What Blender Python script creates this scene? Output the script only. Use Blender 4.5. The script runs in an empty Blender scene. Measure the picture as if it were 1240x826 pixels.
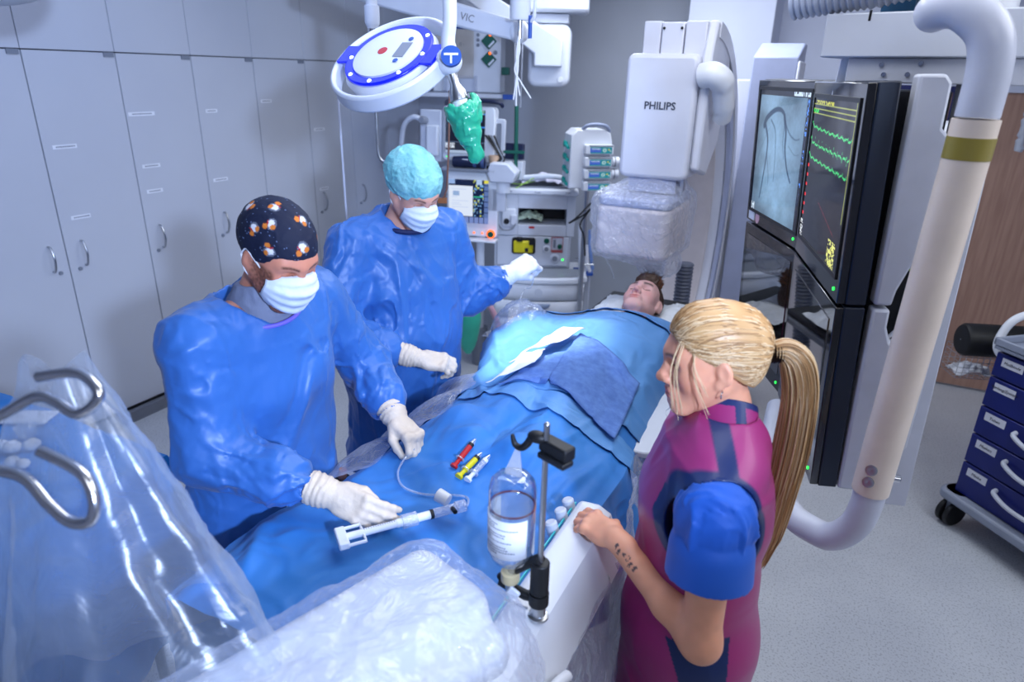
import bpy, math, random
import numpy as np
from mathutils import Vector, Matrix, Quaternion
random.seed(7)
C = bpy.context.scene.collection
SC = bpy.context.scene
PI = math.pi
# ---------------------------------------------------------------- camera
cam = bpy.data.cameras.new('camera'); cam_o = bpy.data.objects.new('camera', cam); C.objects.link(cam_o)
cam.sensor_width = 36; cam.lens = 812/1240*36; cam.clip_start = .05
_cx = Vector((0.89171305, 0.45202679, 0.02279516)); _cy = Vector((-0.18631111, 0.32070389, 0.92867496)); _cz = Vector((0.41247546, -0.83235857, 0.37019346))
cam_o.matrix_world = Matrix(((_cx.x,_cy.x,_cz.x,0),(_cx.y,_cy.y,_cz.y,0),(_cx.z,_cy.z,_cz.z,2.1),(0,0,0,1)))
cam.dof.use_dof = True; cam.dof.focus_distance = 2.1; cam.dof.aperture_fstop = 2.4
SC.camera = cam_o
# ---------------------------------------------------------------- world, exposure, room lights and added fill
SC.view_settings.view_transform = 'Standard'; SC.view_settings.look = 'None'
SC.view_settings.exposure = -0.12; SC.view_settings.gamma = 1.0
try: SC.view_settings.use_curve_mapping = False
except Exception: pass
W = bpy.data.worlds.new('room_world'); SC.world = W; W.use_nodes = True
W.node_tree.nodes['Background'].inputs[0].default_value = (.60,.70,1,1); W.node_tree.nodes['Background'].inputs[1].default_value = .22
def area(name, loc, target, sx, sy, power, col):
    l = bpy.data.lights.new(name, 'AREA'); l.shape = 'RECTANGLE'; l.size = sx; l.size_y = sy; l.energy = power; l.color = col
    o = bpy.data.objects.new(name, l); C.objects.link(o); o.location = loc
    o.rotation_euler = (Vector(target)-Vector(loc)).to_track_quat('-Z','Y').to_euler(); return o
area('ceiling_light_over_table', (-.5,2.1,2.95), (-.6,2.0,0), 1.6, 1.4, 32, (.95,.97,1))
area('fill_light_right', (1.6,1.9,2.95), (1.2,1.9,0), 1.6, 1.8, 46, (.90,.94,1))  # added fill, brightens the right floor, the assistant's back and the handle tube
area('fill_light_left', (-2.5,2.0,2.95), (-2.9,2.0,0), 1.0, 2.6, 17, (.44,.58,1))  # added blue fill that washes the cupboard wall evenly
area('ceiling_light_back', (-1.2,4.2,2.95), (-1.2,4.2,0), 1.6, .9, 44, (.84,.90,1))
area('ceiling_light_front', (.6,-.6,2.9), (-.8,1.6,.9), 1.2, .8, 11, (.94,.96,1))
def spot(name, loc, target, power, ang, blend, size, col):
    l = bpy.data.lights.new(name,'SPOT'); l.energy = power; l.spot_size = math.radians(ang); l.spot_blend = blend; l.shadow_soft_size = size; l.color = col
    o = bpy.data.objects.new(name,l); C.objects.link(o); o.location = loc
    o.rotation_euler = (Vector(target)-Vector(loc)).to_track_quat('-Z','Y').to_euler(); return o
spot('surgical_lamp_beam', (-1.34,1.90,2.02), (-1.0,2.24,1.12), 120, 34, .5, .05, (.93,.96,1))
spot('camera_side_spot', (1.5,-.6,2.5), (-3.84,2.9,1.75), 640, 52, .35, .10, (.50,.65,1))  # unseen lamp beside the camera, cone narrowed towards the cupboards for their shadows
# ---------------------------------------------------------------- helpers: colour, materials
def lin(c):
    return tuple(((x/255/12.92) if x/255 <= .04045 else ((x/255+.055)/1.055)**2.4) for x in c)
MATS = {}
def mat(name, col, rough=.5, metal=0., col2=None, nscale=8., bump=0., bscale=60., emit=None, estr=1., coat=0., spec=.5, sss=0., attr=None, stretch=None, alpha=1., trans=0., ior=1.45, sheen=0.):
    if name in MATS: return MATS[name]
    m = bpy.data.materials.new(name); m.use_nodes = True; nt = m.node_tree; b = nt.nodes['Principled BSDF']
    b.inputs['Base Color'].default_value = (*lin(col),1); b.inputs['Roughness'].default_value = rough; b.inputs['Metallic'].default_value = metal
    b.inputs['Specular IOR Level'].default_value = spec; b.inputs['Coat Weight'].default_value = coat; b.inputs['IOR'].default_value = ior
    b.inputs['Alpha'].default_value = alpha; b.inputs['Transmission Weight'].default_value = trans; b.inputs['Sheen Weight'].default_value = sheen
    if sss: b.inputs['Subsurface Weight'].default_value = sss; b.inputs['Subsurface Radius'].default_value = (.012,.004,.002); b.inputs['Subsurface Scale'].default_value = 1.
    tc = nt.nodes.new('ShaderNodeTexCoord'); vec = tc.outputs['Object']
    if stretch:
        mp = nt.nodes.new('ShaderNodeMapping'); mp.inputs['Scale'].default_value = stretch; nt.links.new(vec, mp.inputs[0]); vec = mp.outputs[0]
    if attr:
        a = nt.nodes.new('ShaderNodeAttribute'); a.attribute_name = attr; nt.links.new(a.outputs['Color'], b.inputs['Base Color'])
    elif col2 is not None or True:
        c2 = col2 if col2 is not None else tuple(max(0,x*.955) for x in col)
        n = nt.nodes.new('ShaderNodeTexNoise'); n.inputs['Scale'].default_value = nscale; n.inputs['Detail'].default_value = 4; nt.links.new(vec, n.inputs['Vector'])
        r = nt.nodes.new('ShaderNodeValToRGB'); r.color_ramp.elements[0].position = .35; r.color_ramp.elements[1].position = .65
        r.color_ramp.elements[0].color = (*lin(c2),1); r.color_ramp.elements[1].color = (*lin(col),1)
        nt.links.new(n.outputs['Fac'], r.inputs[0]); nt.links.new(r.outputs[0], b.inputs['Base Color'])
    if emit is not None:
        b.inputs['Emission Color'].default_value = (*lin(emit),1); b.inputs['Emission Strength'].default_value = estr
    if bump:
        n2 = nt.nodes.new('ShaderNodeTexNoise'); n2.inputs['Scale'].default_value = bscale; n2.inputs['Detail'].default_value = 3; nt.links.new(vec, n2.inputs['Vector'])
        bp = nt.nodes.new('ShaderNodeBump'); bp.inputs['Strength'].default_value = bump; bp.inputs['Distance'].default_value = .01
        nt.links.new(n2.outputs['Fac'], bp.inputs['Height']); nt.links.new(bp.outputs[0], b.inputs['Normal'])
    MATS[name] = m; return m
def fabric(name, col, rough, scale, strength, dist=.03, sheen=.1):
    """light woven cloth with crisp ridged creases"""
    m=mat(name,col,rough,col2=tuple(x*.94 for x in col),nscale=4,sheen=sheen); nt=m.node_tree; N=nt.nodes; L=nt.links; b=N['Principled BSDF']
    tc=N.new('ShaderNodeTexCoord'); n=N.new('ShaderNodeTexNoise'); n.noise_type='RIDGED_MULTIFRACTAL'; n.inputs['Scale'].default_value=scale; n.inputs['Detail'].default_value=3; n.inputs['Distortion'].default_value=.6
    if 'Roughness' in n.inputs: n.inputs['Roughness'].default_value=.45
    L.new(tc.outputs['Object'],n.inputs['Vector']); bp=N.new('ShaderNodeBump'); bp.inputs['Strength'].default_value=strength; bp.inputs['Distance'].default_value=dist
    L.new(n.outputs['Fac'],bp.inputs['Height']); L.new(bp.outputs[0],b.inputs['Normal']); return m
def plastic_film(name, tint=(235,240,255), base=.10, edge=.75, rough=.12, bump=.5, bscale=18.):
    """clear film: mostly see-through, glossy, milky at grazing angles"""
    if name in MATS: return MATS[name]
    m = bpy.data.materials.new(name); m.use_nodes = True; nt = m.node_tree; N = nt.nodes; L = nt.links
    N.remove(N['Principled BSDF']); out = N['Material Output']
    tr = N.new('ShaderNodeBsdfTransparent'); tr.inputs[0].default_value = (.97,.98,1,1)
    gl = N.new('ShaderNodeBsdfGlossy'); gl.inputs['Roughness'].default_value = rough; gl.inputs[0].default_value = (1,1,1,1)
    df = N.new('ShaderNodeBsdfDiffuse'); df.inputs[0].default_value = (*lin(tint),1)
    tl = N.new('ShaderNodeBsdfTranslucent'); tl.inputs[0].default_value = (*lin(tint),1)
    md = N.new('ShaderNodeMixShader'); md.inputs[0].default_value = .5; L.new(df.outputs[0], md.inputs[1]); L.new(tl.outputs[0], md.inputs[2])
    mg = N.new('ShaderNodeMixShader'); mg.inputs[0].default_value = .45; L.new(md.outputs[0], mg.inputs[1]); L.new(gl.outputs[0], mg.inputs[2])
    lw = N.new('ShaderNodeLayerWeight'); lw.inputs[0].default_value = .35
    mr = N.new('ShaderNodeMapRange'); mr.inputs[3].default_value = base; mr.inputs[4].default_value = edge; L.new(lw.outputs['Facing'], mr.inputs[0])
    mx = N.new('ShaderNodeMixShader'); L.new(mr.outputs[0], mx.inputs[0]); L.new(tr.outputs[0], mx.inputs[1]); L.new(mg.outputs[0], mx.inputs[2])
    tc = N.new('ShaderNodeTexCoord'); n = N.new('ShaderNodeTexNoise'); n.inputs['Scale'].default_value = bscale; n.inputs['Detail'].default_value = 5; n.inputs['Distortion'].default_value = 1.2
    L.new(tc.outputs['Object'], n.inputs['Vector']); bp = N.new('ShaderNodeBump'); bp.inputs['Strength'].default_value = bump; bp.inputs['Distance'].default_value = .03
    L.new(n.outputs['Fac'], bp.inputs['Height'])
    for s in (gl,lw): L.new(bp.outputs[0], s.inputs['Normal'])
    L.new(mx.outputs[0], out.inputs[0]); MATS[name] = m; return m
# ---------------------------------------------------------------- helpers: things
LOCAL = set()
def thing(name, label, cat, loc=(0,0,0), rz=0, group=None, local=False):
    o = bpy.data.objects.new(name, None); C.objects.link(o); o.location = loc; o.rotation_euler = (0,0,rz); o.empty_display_size = .1
    o['label'] = label; o['category'] = cat
    if group: o['group'] = group
    if local: LOCAL.add(o.name)
    return o
def tag(o, label, cat, group=None):
    o['label'] = label; o['category'] = cat
    if group: o['group'] = group
    return o
def adopt(o, parent):
    if parent is None: return o
    o.parent = parent
    if parent.type == 'EMPTY' and parent.name not in LOCAL: o.matrix_parent_inverse = parent.matrix_basis.inverted()
    return o
def dup(root, loc=None, rz=None, label=None, group=None):
    r = root.copy(); C.objects.link(r)
    if loc is not None: r.location = loc
    if rz is not None: r.rotation_euler = (0,0,rz)
    if label: r['label'] = label
    if group: r['group'] = group
    for ch in list(root.children):
        c = ch.copy(); C.objects.link(c); c.parent = r
        for g in list(ch.children):
            d = g.copy(); C.objects.link(d); d.parent = c
    return r
def link_mesh(name, verts, faces, mats, parent=None, smooth=True, bevel=0, bseg=2, sub=0, solid=0, mi=None, angle=40, kind=None, label=None):
    me = bpy.data.meshes.new(name)
    if isinstance(verts, np.ndarray): verts = verts.tolist()
    if isinstance(faces, np.ndarray): faces = faces.tolist()
    me.from_pydata(verts, [], faces)
    if not isinstance(mats, (list,tuple)): mats = [mats]
    for m in mats: me.materials.append(m)
    if mi is not None and len(mats) > 1: me.polygons.foreach_set('material_index', np.asarray(mi,dtype=np.int32))
    if smooth:
        me.polygons.foreach_set('use_smooth', np.ones(len(me.polygons),dtype=bool))
        if angle < 180: me.set_sharp_from_angle(angle=math.radians(angle))
    me.update()
    o = bpy.data.objects.new(name, me); C.objects.link(o)
    if solid: s = o.modifiers.new('thick','SOLIDIFY'); s.thickness = solid; s.offset = 0
    if bevel: b = o.modifiers.new('bevel','BEVEL'); b.width = bevel; b.segments = bseg; b.limit_method = 'ANGLE'; b.angle_limit = math.radians(50); b.harden_normals = False
    if sub: s = o.modifiers.new('sub','SUBSURF'); s.levels = sub; s.render_levels = sub
    if kind: o['kind'] = kind
    if label: o['label'] = label
    return adopt(o, parent)
def frame(axis):
    w = Vector(axis).normalized(); u = w.orthogonal().normalized(); return u, w.cross(u), w
class MB:
    def __init__(s): s.v=[]; s.f=[]; s.m=[]
    def add(s, vs, fs, m=0):
        n=len(s.v); s.v += [tuple(p) for p in vs]; s.f += [tuple(i+n for i in f) for f in fs]; s.m += [m]*len(fs); return s
    def box(s, c, size, rz=0, m=0, rot=None, taper=(1,1)):
        x,y,z = (d/2 for d in size); tx,ty = taper
        vs=[(-x,-y,-z),(x,-y,-z),(x,y,-z),(-x,y,-z),(-x*tx,-y*ty,z),(x*tx,-y*ty,z),(x*tx,y*ty,z),(-x*tx,y*ty,z)]
        R = rot if rot is not None else Matrix.Rotation(rz,3,'Z'); c=Vector(c)
        return s.add([R@Vector(p)+c for p in vs],[(0,3,2,1),(4,5,6,7),(0,1,5,4),(1,2,6,5),(2,3,7,6),(3,0,4,7)],m)
    def bb(s, a, b, m=0): return s.box([(p+q)/2 for p,q in zip(a,b)],[abs(q-p) for p,q in zip(a,b)],m=m)
    def cyl(s, p0, p1, r0, r1=None, n=24, m=0, cap=True):
        r1 = r0 if r1 is None else r1; p0,p1=Vector(p0),Vector(p1); u,v,w=frame(p1-p0); vs=[]
        for p,r in ((p0,r0),(p1,r1)):
            for i in range(n):
                a=2*PI*i/n; vs.append(p+(u*math.cos(a)+v*math.sin(a))*r)
        fs=[(i,(i+1)%n,n+(i+1)%n,n+i) for i in range(n)]
        if cap: fs += [tuple(range(n-1,-1,-1)),tuple(range(n,2*n))]
        return s.add(vs,fs,m)
    def tube(s, path, r, n=10, m=0, cap=True, flat=1.):
        P=[Vector(p) for p in path]; k=len(P); R=list(r) if isinstance(r,(list,tuple)) else [r]*k
        if len(R)!=k: R=np.interp(np.linspace(0,1,k),np.linspace(0,1,len(R)),R).tolist()
        T=[(P[min(i+1,k-1)]-P[max(i-1,0)]).normalized() for i in range(k)]
        u=T[0].orthogonal().normalized(); vs=[]
        for i in range(k):
            if i: u=(T[i-1].rotation_difference(T[i])@u)
            u=(u-T[i]*u.dot(T[i])).normalized(); w=T[i].cross(u)
            for j in range(n):
                a=2*PI*j/n; vs.append(P[i]+(u*math.cos(a)+w*math.sin(a)*flat)*R[i])
        fs=[(i*n+j,i*n+(j+1)%n,(i+1)*n+(j+1)%n,(i+1)*n+j) for i in range(k-1) for j in range(n)]
        if cap: fs += [tuple(range(n-1,-1,-1)),tuple((k-1)*n+j for j in range(n))]
        return s.add(vs,fs,m)
    def lathe(s, c, axis, prof, n=32, m=0):
        u,v,w=frame(axis); c=Vector(c); vs=[]
        for r,h in prof:
            for i in range(n):
                a=2*PI*i/n; vs.append(c+w*h+(u*math.cos(a)+v*math.sin(a))*max(r,1e-5))
        k=len(prof); fs=[(i*n+j,i*n+(j+1)%n,(i+1)*n+(j+1)%n,(i+1)*n+j) for i in range(k-1) for j in range(n)]
        fs += [tuple(range(n-1,-1,-1)),tuple((k-1)*n+j for j in range(n))]
        return s.add(vs,fs,m)
    def prism(s, poly, o, u, v, depth, m=0):
        o,u,v=Vector(o),Vector(u),Vector(v); w=u.cross(v).normalized()*depth; n=len(poly)
        a=[o+u*p[0]+v*p[1] for p in poly]; vs=a+[p+w for p in a]
        return s.add(vs,[tuple(range(n-1,-1,-1)),tuple(range(n,2*n))]+[(i,(i+1)%n,n+(i+1)%n,n+i) for i in range(n)],m)
    def quad(s, pts, m=0): return s.add(pts,[tuple(range(len(pts)))],m)
    def ell(s, c, r, n=20, k=12, m=0, rot=None):
        R = rot if rot is not None else Matrix.Identity(3); c=Vector(c); vs=[]
        for i in range(k+1):
            t=PI*i/k
            for j in range(n):
                a=2*PI*j/n; vs.append(R@Vector((r[0]*max(math.sin(t),1e-3)*math.cos(a),r[1]*max(math.sin(t),1e-3)*math.sin(a),r[2]*math.cos(t)))+c)
        return s.add(vs,[(i*n+j,(i+1)*n+j,(i+1)*n+(j+1)%n,i*n+(j+1)%n) for i in range(k) for j in range(n)],m)
    def grid(s, fn, nu, nv, m=0):
        vs=[fn(i/nu,j/nv) for i in range(nu+1) for j in range(nv+1)]
        return s.add(vs,[(i*(nv+1)+j,(i+1)*(nv+1)+j,(i+1)*(nv+1)+j+1,i*(nv+1)+j+1) for i in range(nu) for j in range(nv)],m)
    def build(s, name, mats, parent=None, **k): return link_mesh(name, s.v, s.f, mats, parent, mi=s.m, **k)
def rrect(w, h, r, n=5, cx=0, cy=0):
    out=[]
    for sx,sy,a0 in ((1,1,0),(-1,1,90),(-1,-1,180),(1,-1,270)):
        for i in range(n+1):
            a=math.radians(a0+90*i/n); out.append((cx+sx*(w/2-r)+r*math.cos(a), cy+sy*(h/2-r)+r*math.sin(a)))
    return out
def spline(pts, n=8):
    P=[Vector(p) for p in pts]; out=[]
    for i in range(len(P)-1):
        p0=P[max(i-1,0)];p1=P[i];p2=P[i+1];p3=P[min(i+2,len(P)-1)]
        for j in range(n):
            t=j/n; out.append(.5*((2*p1)+(p2-p0)*t+(2*p0-5*p1+4*p2-p3)*t*t+(3*p1-p0-3*p2+p3)*t**3))
    out.append(P[-1]); return out
def lettering(txt, size, m, o, u, v, parent=None, name='lettering', align='CENTER', ext=.0006, bold=0):
    """raised lettering at point o, reading along u with v upwards"""
    cu=bpy.data.curves.new(name,'FONT'); cu.body=txt; cu.size=size; cu.align_x=align; cu.align_y='CENTER'; cu.extrude=ext; cu.resolution_u=2; cu.offset=bold
    t=bpy.data.objects.new(name,cu); C.objects.link(t); bpy.context.view_layer.update()
    me=bpy.data.meshes.new_from_object(t.evaluated_get(bpy.context.evaluated_depsgraph_get())); bpy.data.objects.remove(t)
    u=Vector(u).normalized(); v=Vector(v).normalized(); w=u.cross(v)
    me.transform(Matrix(((u.x,v.x,w.x,o[0]),(u.y,v.y,w.y,o[1]),(u.z,v.z,w.z,o[2]),(0,0,0,1))))
    me.materials.clear(); me.materials.append(m); ob=bpy.data.objects.new(name,me); C.objects.link(ob); return adopt(ob,parent)
# ---------------------------------------------------------------- helpers: smooth bodies from blended distance fields
def _hash(ix,iy,iz,s):
    h=(ix*374761393+iy*668265263+iz*2147483647+s*974711)&0xffffffff; h=((h^(h>>13))*1274126177)&0xffffffff; return ((h^(h>>16))&0xffff)/65535.*2-1
def vnoise(P, s=0):
    """smooth value noise in -1..1 at points P (...,3)"""
    i=np.floor(P).astype(np.int64); f=P-i; f=f*f*f*(f*(f*6-15)+10); x,y,z=i[...,0],i[...,1],i[...,2]; fx,fy,fz=f[...,0],f[...,1],f[...,2]
    def c(a,b,d): return _hash(x+a,y+b,z+d,s)
    return ((c(0,0,0)*(1-fx)+c(1,0,0)*fx)*(1-fy)+(c(0,1,0)*(1-fx)+c(1,1,0)*fx)*fy)*(1-fz)+((c(0,0,1)*(1-fx)+c(1,0,1)*fx)*(1-fy)+(c(0,1,1)*(1-fx)+c(1,1,1)*fx)*fy)*fz
def creases(P, s=0):
    """sharp cloth folds: ridged, warped noise, about -1..1"""
    Wp=P+.6*np.stack([vnoise(P*1.3,s+1),vnoise(P*1.3,s+2),vnoise(P*1.3,s+3)],-1)
    a=1-np.abs(vnoise(Wp,s+4))*2.2; b=1-np.abs(vnoise(Wp*2.1+5,s+5))*2.2
    return .7*np.maximum(a,-.6)+.35*np.maximum(b,-.6)
def folds(P, s=0):
    """gown folds: flat panels that meet in pinched crests and sharp valleys"""
    Wp=P+.75*np.stack([vnoise(P*.9,s+1),vnoise(P*.9,s+2),vnoise(P*.9,s+3)],-1)
    a=np.abs(vnoise(Wp,s+4)); b=np.abs(vnoise(Wp*1.9+7,s+5)); c=np.abs(vnoise(Wp*3.7+3,s+6))
    return np.clip(1-a*4.5,-.35,1)*.75+np.clip(1-b*4.5,-.3,1)*.40+np.clip(1-c*5,-.3,1)*.14-np.clip(1-np.abs(a-.42)*9,0,1)*.35
class SDF:
    def __init__(s, lo, hi, vox, zs=None, ys=None, xs=None):
        s.ax=[]
        for i,cust in enumerate((xs,ys,zs)):
            s.ax.append(np.asarray(cust,dtype=np.float32) if cust is not None else np.arange(lo[i],hi[i]+vox,vox,dtype=np.float32))
        s.vox=vox; s.D=np.full([len(a) for a in s.ax],.2,dtype=np.float32)
    def _sub(s, lo, hi):
        sl=[]
        for a,l,h in zip(s.ax,lo,hi):
            i=max(int(np.searchsorted(a,l))-1,0); j=min(int(np.searchsorted(a,h))+1,len(a))
            if j<=i: return None,None
            sl.append(slice(i,j))
        P=np.stack(np.meshgrid(*[a[q] for a,q in zip(s.ax,sl)],indexing='ij'),-1); return tuple(sl),P
    def _mix(s, sl, d, k, cut):
        A=s.D[sl]
        if cut:
            d=-d
            if k>0: h=np.maximum(k-np.abs(A-d),0)/k; s.D[sl]=np.maximum(A,d)+h*h*k*.25
            else: s.D[sl]=np.maximum(A,d)
        else:
            if k>0: h=np.maximum(k-np.abs(A-d),0)/k; s.D[sl]=np.minimum(A,d)-h*h*k*.25
            else: s.D[sl]=np.minimum(A,d)
    def cone(s, a, b, ra, rb=None, k=.02, cut=False, side=None, flat=1.):
        rb=ra if rb is None else rb; a=np.array(a,float); b=np.array(b,float); pad=max(ra,rb)*max(1,1/flat if flat else 1)+k+.03
        sl,P=s._sub(np.minimum(a,b)-pad,np.maximum(a,b)+pad)
        if sl is None: return s
        ab=b-a; q=P-a; t=np.clip(q@ab/max(ab@ab,1e-9),0,1); o=q-t[...,None]*ab; r=ra+(rb-ra)*t
        if side is not None:
            n=np.array(side,float); n/=np.linalg.norm(n); c=o@n; o=o+(c*(1/flat-1))[...,None]*n; l=np.linalg.norm(o,axis=-1); d=(l-r)*min(1,flat)
        else: d=np.linalg.norm(o,axis=-1)-r
        s._mix(sl,d,k,cut); return s
    def ell(s, c, r, k=.02, rot=None, cut=False):
        c=np.array(c,float); r=np.array(r,float); pad=max(r)+k+.03; sl,P=s._sub(c-pad,c+pad)
        if sl is None: return s
        q=P-c
        if rot is not None: q=q@np.array(rot)
        k0=np.linalg.norm(q/r,axis=-1); k1=np.linalg.norm(q/(r*r),axis=-1); s._mix(sl,k0*(k0-1)/np.maximum(k1,1e-6),k,cut); return s
    def box(s, c, h, r=.01, k=.01, rot=None, cut=False):
        c=np.array(c,float); h=np.array(h,float); pad=np.linalg.norm(h)+k+.03; sl,P=s._sub(c-pad,c+pad)
        if sl is None: return s
        q=P-c
        if rot is not None: q=q@np.array(rot)
        q=np.abs(q)-(h-r); d=np.linalg.norm(np.maximum(q,0),axis=-1)+np.minimum(q.max(-1),0)-r; s._mix(sl,d,k,cut); return s
    def loft(s, secs, u, k=.03, cut=False):
        """secs: (centre, ru, rv) along a spine; u = direction of ru"""
        u=np.array(u,float); u/=np.linalg.norm(u)
        for (c0,a0,b0),(c1,a1,b1) in zip(secs[:-1],secs[1:]):
            c0=np.array(c0,float); c1=np.array(c1,float); R=max(a0,a1,b0,b1)+k+.04; sl,P=s._sub(np.minimum(c0,c1)-R,np.maximum(c0,c1)+R)
            if sl is None: continue
            ax=c1-c0; L=np.linalg.norm(ax); ax/=L; uu=u-ax*(u@ax); uu/=np.linalg.norm(uu); vv=np.cross(ax,uu)
            q=P-c0; h=q@ax; t=np.clip(h/L,0,1); e=h-t*L; ra=a0+(a1-a0)*t; rb=b0+(b1-b0)*t
            qu=q@uu; qv=q@vv; kk=np.sqrt((qu/ra)**2+(qv/rb)**2+(e/np.minimum(ra,rb))**2); k1=np.sqrt((qu/ra**2)**2+(qv/rb**2)**2+(e/np.minimum(ra,rb)**2)**2)
            s._mix(sl,kk*(kk-1)/np.maximum(k1,1e-5),k,cut)
        return s
    def wrinkle(s, fn, band=.05):
        idx=np.nonzero(np.abs(s.D)<band); P=np.stack([a[i] for a,i in zip(s.ax,idx)],-1).astype(np.float64); s.D[idx]+=fn(P).astype(np.float32); return s
    def plane(s, p, n):
        """keep the side the normal points away from"""
        n=np.array(n,float); n/=np.linalg.norm(n); X,Y,Z=[a.astype(np.float32) for a in s.ax]
        d=(X[:,None,None]-p[0])*n[0]+(Y[None,:,None]-p[1])*n[1]+(Z[None,None,:]-p[2])*n[2]; s.D=np.maximum(s.D,d.astype(np.float32)); return s
    def shell(s, t): s.D=np.abs(s.D)-t; return s
    def mesh(s, smooth=1):
        D=s.D; D=np.pad(D,1,constant_values=.1); ax=[np.concatenate([[a[0]-s.vox],a,[a[-1]+s.vox]]) for a in s.ax]
        S=D<0; n=[x-1 for x in D.shape]; cnt=np.zeros(n,np.int8)
        for dx in (0,1):
            for dy in (0,1):
                for dz in (0,1): cnt+=S[dx:dx+n[0],dy:dy+n[1],dz:dz+n[2]]
        act=np.nonzero((cnt>0)&(cnt<8)); ids=np.full(n,-1,np.int32); ids[act]=np.arange(len(act[0])); I=np.stack(act,-1)
        acc=np.zeros((len(I),3)); wc=np.zeros(len(I))
        cor=[(0,0,0),(1,0,0),(0,1,0),(1,1,0),(0,0,1),(1,0,1),(0,1,1),(1,1,1)]
        val=[D[I[:,0]+c[0],I[:,1]+c[1],I[:,2]+c[2]] for c in cor]
        for i in range(8):
            for j in range(i+1,8):
                df=[abs(p-q) for p,q in zip(cor[i],cor[j])]
                if sum(df)!=1: continue
                m=(val[i]<0)!=(val[j]<0); t=np.where(m,val[i]/np.where(val[i]==val[j],1,val[i]-val[j]),0)
                p=np.array(cor[i])[None]+t[:,None]*(np.array(cor[j])-np.array(cor[i]))[None]; acc+=np.where(m[:,None],p,0); wc+=m
        loc=acc/np.maximum(wc,1)[:,None]; V=np.empty_like(loc)
        for a in range(3):
            i=I[:,a]; g=ax[a]; V[:,a]=g[i]+loc[:,a]*(g[i+1]-g[i])
        F=[]
        for a in range(3):
            b,c=(a+1)%3,(a+2)%3; s0=[slice(None)]*3; s1=[slice(None)]*3; s0[a]=slice(0,-1); s1[a]=slice(1,None); A=S[tuple(s0)]; B=S[tuple(s1)]
            for inv,mk in ((0,A&~B),(1,~A&B)):
                e=np.stack(np.nonzero(mk),-1)
                if not len(e): continue
                e=e[(e[:,b]>0)&(e[:,c]>0)&(e[:,b]<n[b])&(e[:,c]<n[c])]; q=[]
                for ob,oc in ((1,1),(0,1),(0,0),(1,0)):
                    f=e.copy(); f[:,b]-=ob; f[:,c]-=oc; q.append(ids[f[:,0],f[:,1],f[:,2]])
                q=np.stack(q,-1); F.append(q[:,::-1] if inv else q)
        F=np.concatenate(F); F=F[(F>=0).all(1)]
        for _ in range(smooth):
            E=np.concatenate([F[:,[0,1]],F[:,[1,2]],F[:,[2,3]],F[:,[3,0]]]); w=np.bincount(E[:,0],minlength=len(V))+np.bincount(E[:,1],minlength=len(V))
            A=np.stack([np.bincount(E[:,0],V[E[:,1],k],len(V))+np.bincount(E[:,1],V[E[:,0],k],len(V)) for k in range(3)],-1)
            V=.5*V+.5*A/np.maximum(w,1)[:,None]
        return V,F
def put(name, sdf, mats, parent=None, smooth=1, colour=None, mi=None, label=None):
    V,F=sdf.mesh(smooth); o=link_mesh(name,V,F,mats,parent,angle=180,mi=(mi(V[F].mean(1)) if mi else None),label=label)
    if colour is not None:
        cl=np.concatenate([colour(V),np.ones((len(V),1))],1).astype(np.float32); a=o.data.color_attributes.new('tone','FLOAT_COLOR','POINT'); a.data.foreach_set('color',cl.ravel())
    return o
def struct(o, label=None):
    o['kind']='structure'; return o
# ================================================================ THE SETTING
def floor_mat():
    m=mat('speckled_vinyl_floor',(196,200,206),.32,col2=(188,192,199),nscale=3.)
    nt=m.node_tree; b=nt.nodes['Principled BSDF']; old=b.inputs['Base Color'].links[0].from_socket
    tc=nt.nodes.new('ShaderNodeTexCoord'); v=nt.nodes.new('ShaderNodeTexNoise'); v.inputs['Scale'].default_value=120; v.inputs['Detail'].default_value=2; nt.links.new(tc.outputs['Object'],v.inputs['Vector'])
    r=nt.nodes.new('ShaderNodeValToRGB'); r.color_ramp.elements[0].position=.36; r.color_ramp.elements[0].color=(.42,.44,.47,1); r.color_ramp.elements[1].position=.46; r.color_ramp.elements[1].color=(1,1,1,1); nt.links.new(v.outputs['Fac'],r.inputs[0])
    x=nt.nodes.new('ShaderNodeMix'); x.data_type='RGBA'; x.blend_type='MULTIPLY'; x.inputs['Factor'].default_value=.55; nt.links.new(old,x.inputs[6]); nt.links.new(r.outputs[0],x.inputs[7]); nt.links.new(x.outputs[2],b.inputs['Base Color'])
    return m
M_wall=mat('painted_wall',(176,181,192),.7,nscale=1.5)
M_wallw=mat('lit_wall_paint',(205,211,230),.6,nscale=1.5)  # wall paint lightened and blued for the light on pillar and lintel
M_white=mat('white_enamel',(226,230,238),.32,nscale=3)
M_white2=mat('light_grey_plastic',(206,211,222),.42,nscale=4)
M_grey=mat('mid_grey_plastic',(128,134,146),.45,nscale=5)
M_dark=mat('dark_plastic',(26,28,32),.35,nscale=5)
M_steel=mat('brushed_steel',(190,192,196),.28,1.,nscale=30)
M_chrome=mat('polished_steel',(215,216,220),.12,1.)
M_navy=mat('navy_door_frame',(14,26,88),.4)
M_lam=mat('grey_laminate',(196,199,207),.38,nscale=.9,col2=(190,193,202))
M_gap=mat('dark_recess',(44,47,54),.8)
M_plinth=mat('grey_plinth',(112,116,126),.55)
M_wood=mat('wood_grain_door',(168,134,118),.5,col2=(150,116,102),nscale=6,stretch=(9,9,.55))
MB().bb((-4.5,-2.4,-.1),(2.6,5.9,0)).build('floor',floor_mat(),kind='structure',smooth=False)
MB().bb((-4.5,-2.4,3.05),(2.6,5.9,3.15)).build('ceiling',mat('ceiling_paint',(215,218,224),.8),kind='structure',smooth=False)
MB().bb((-4.5,5.64,0),(-.72,5.84,3.05)).build('wall_back',M_wall,kind='structure',smooth=False)
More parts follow.
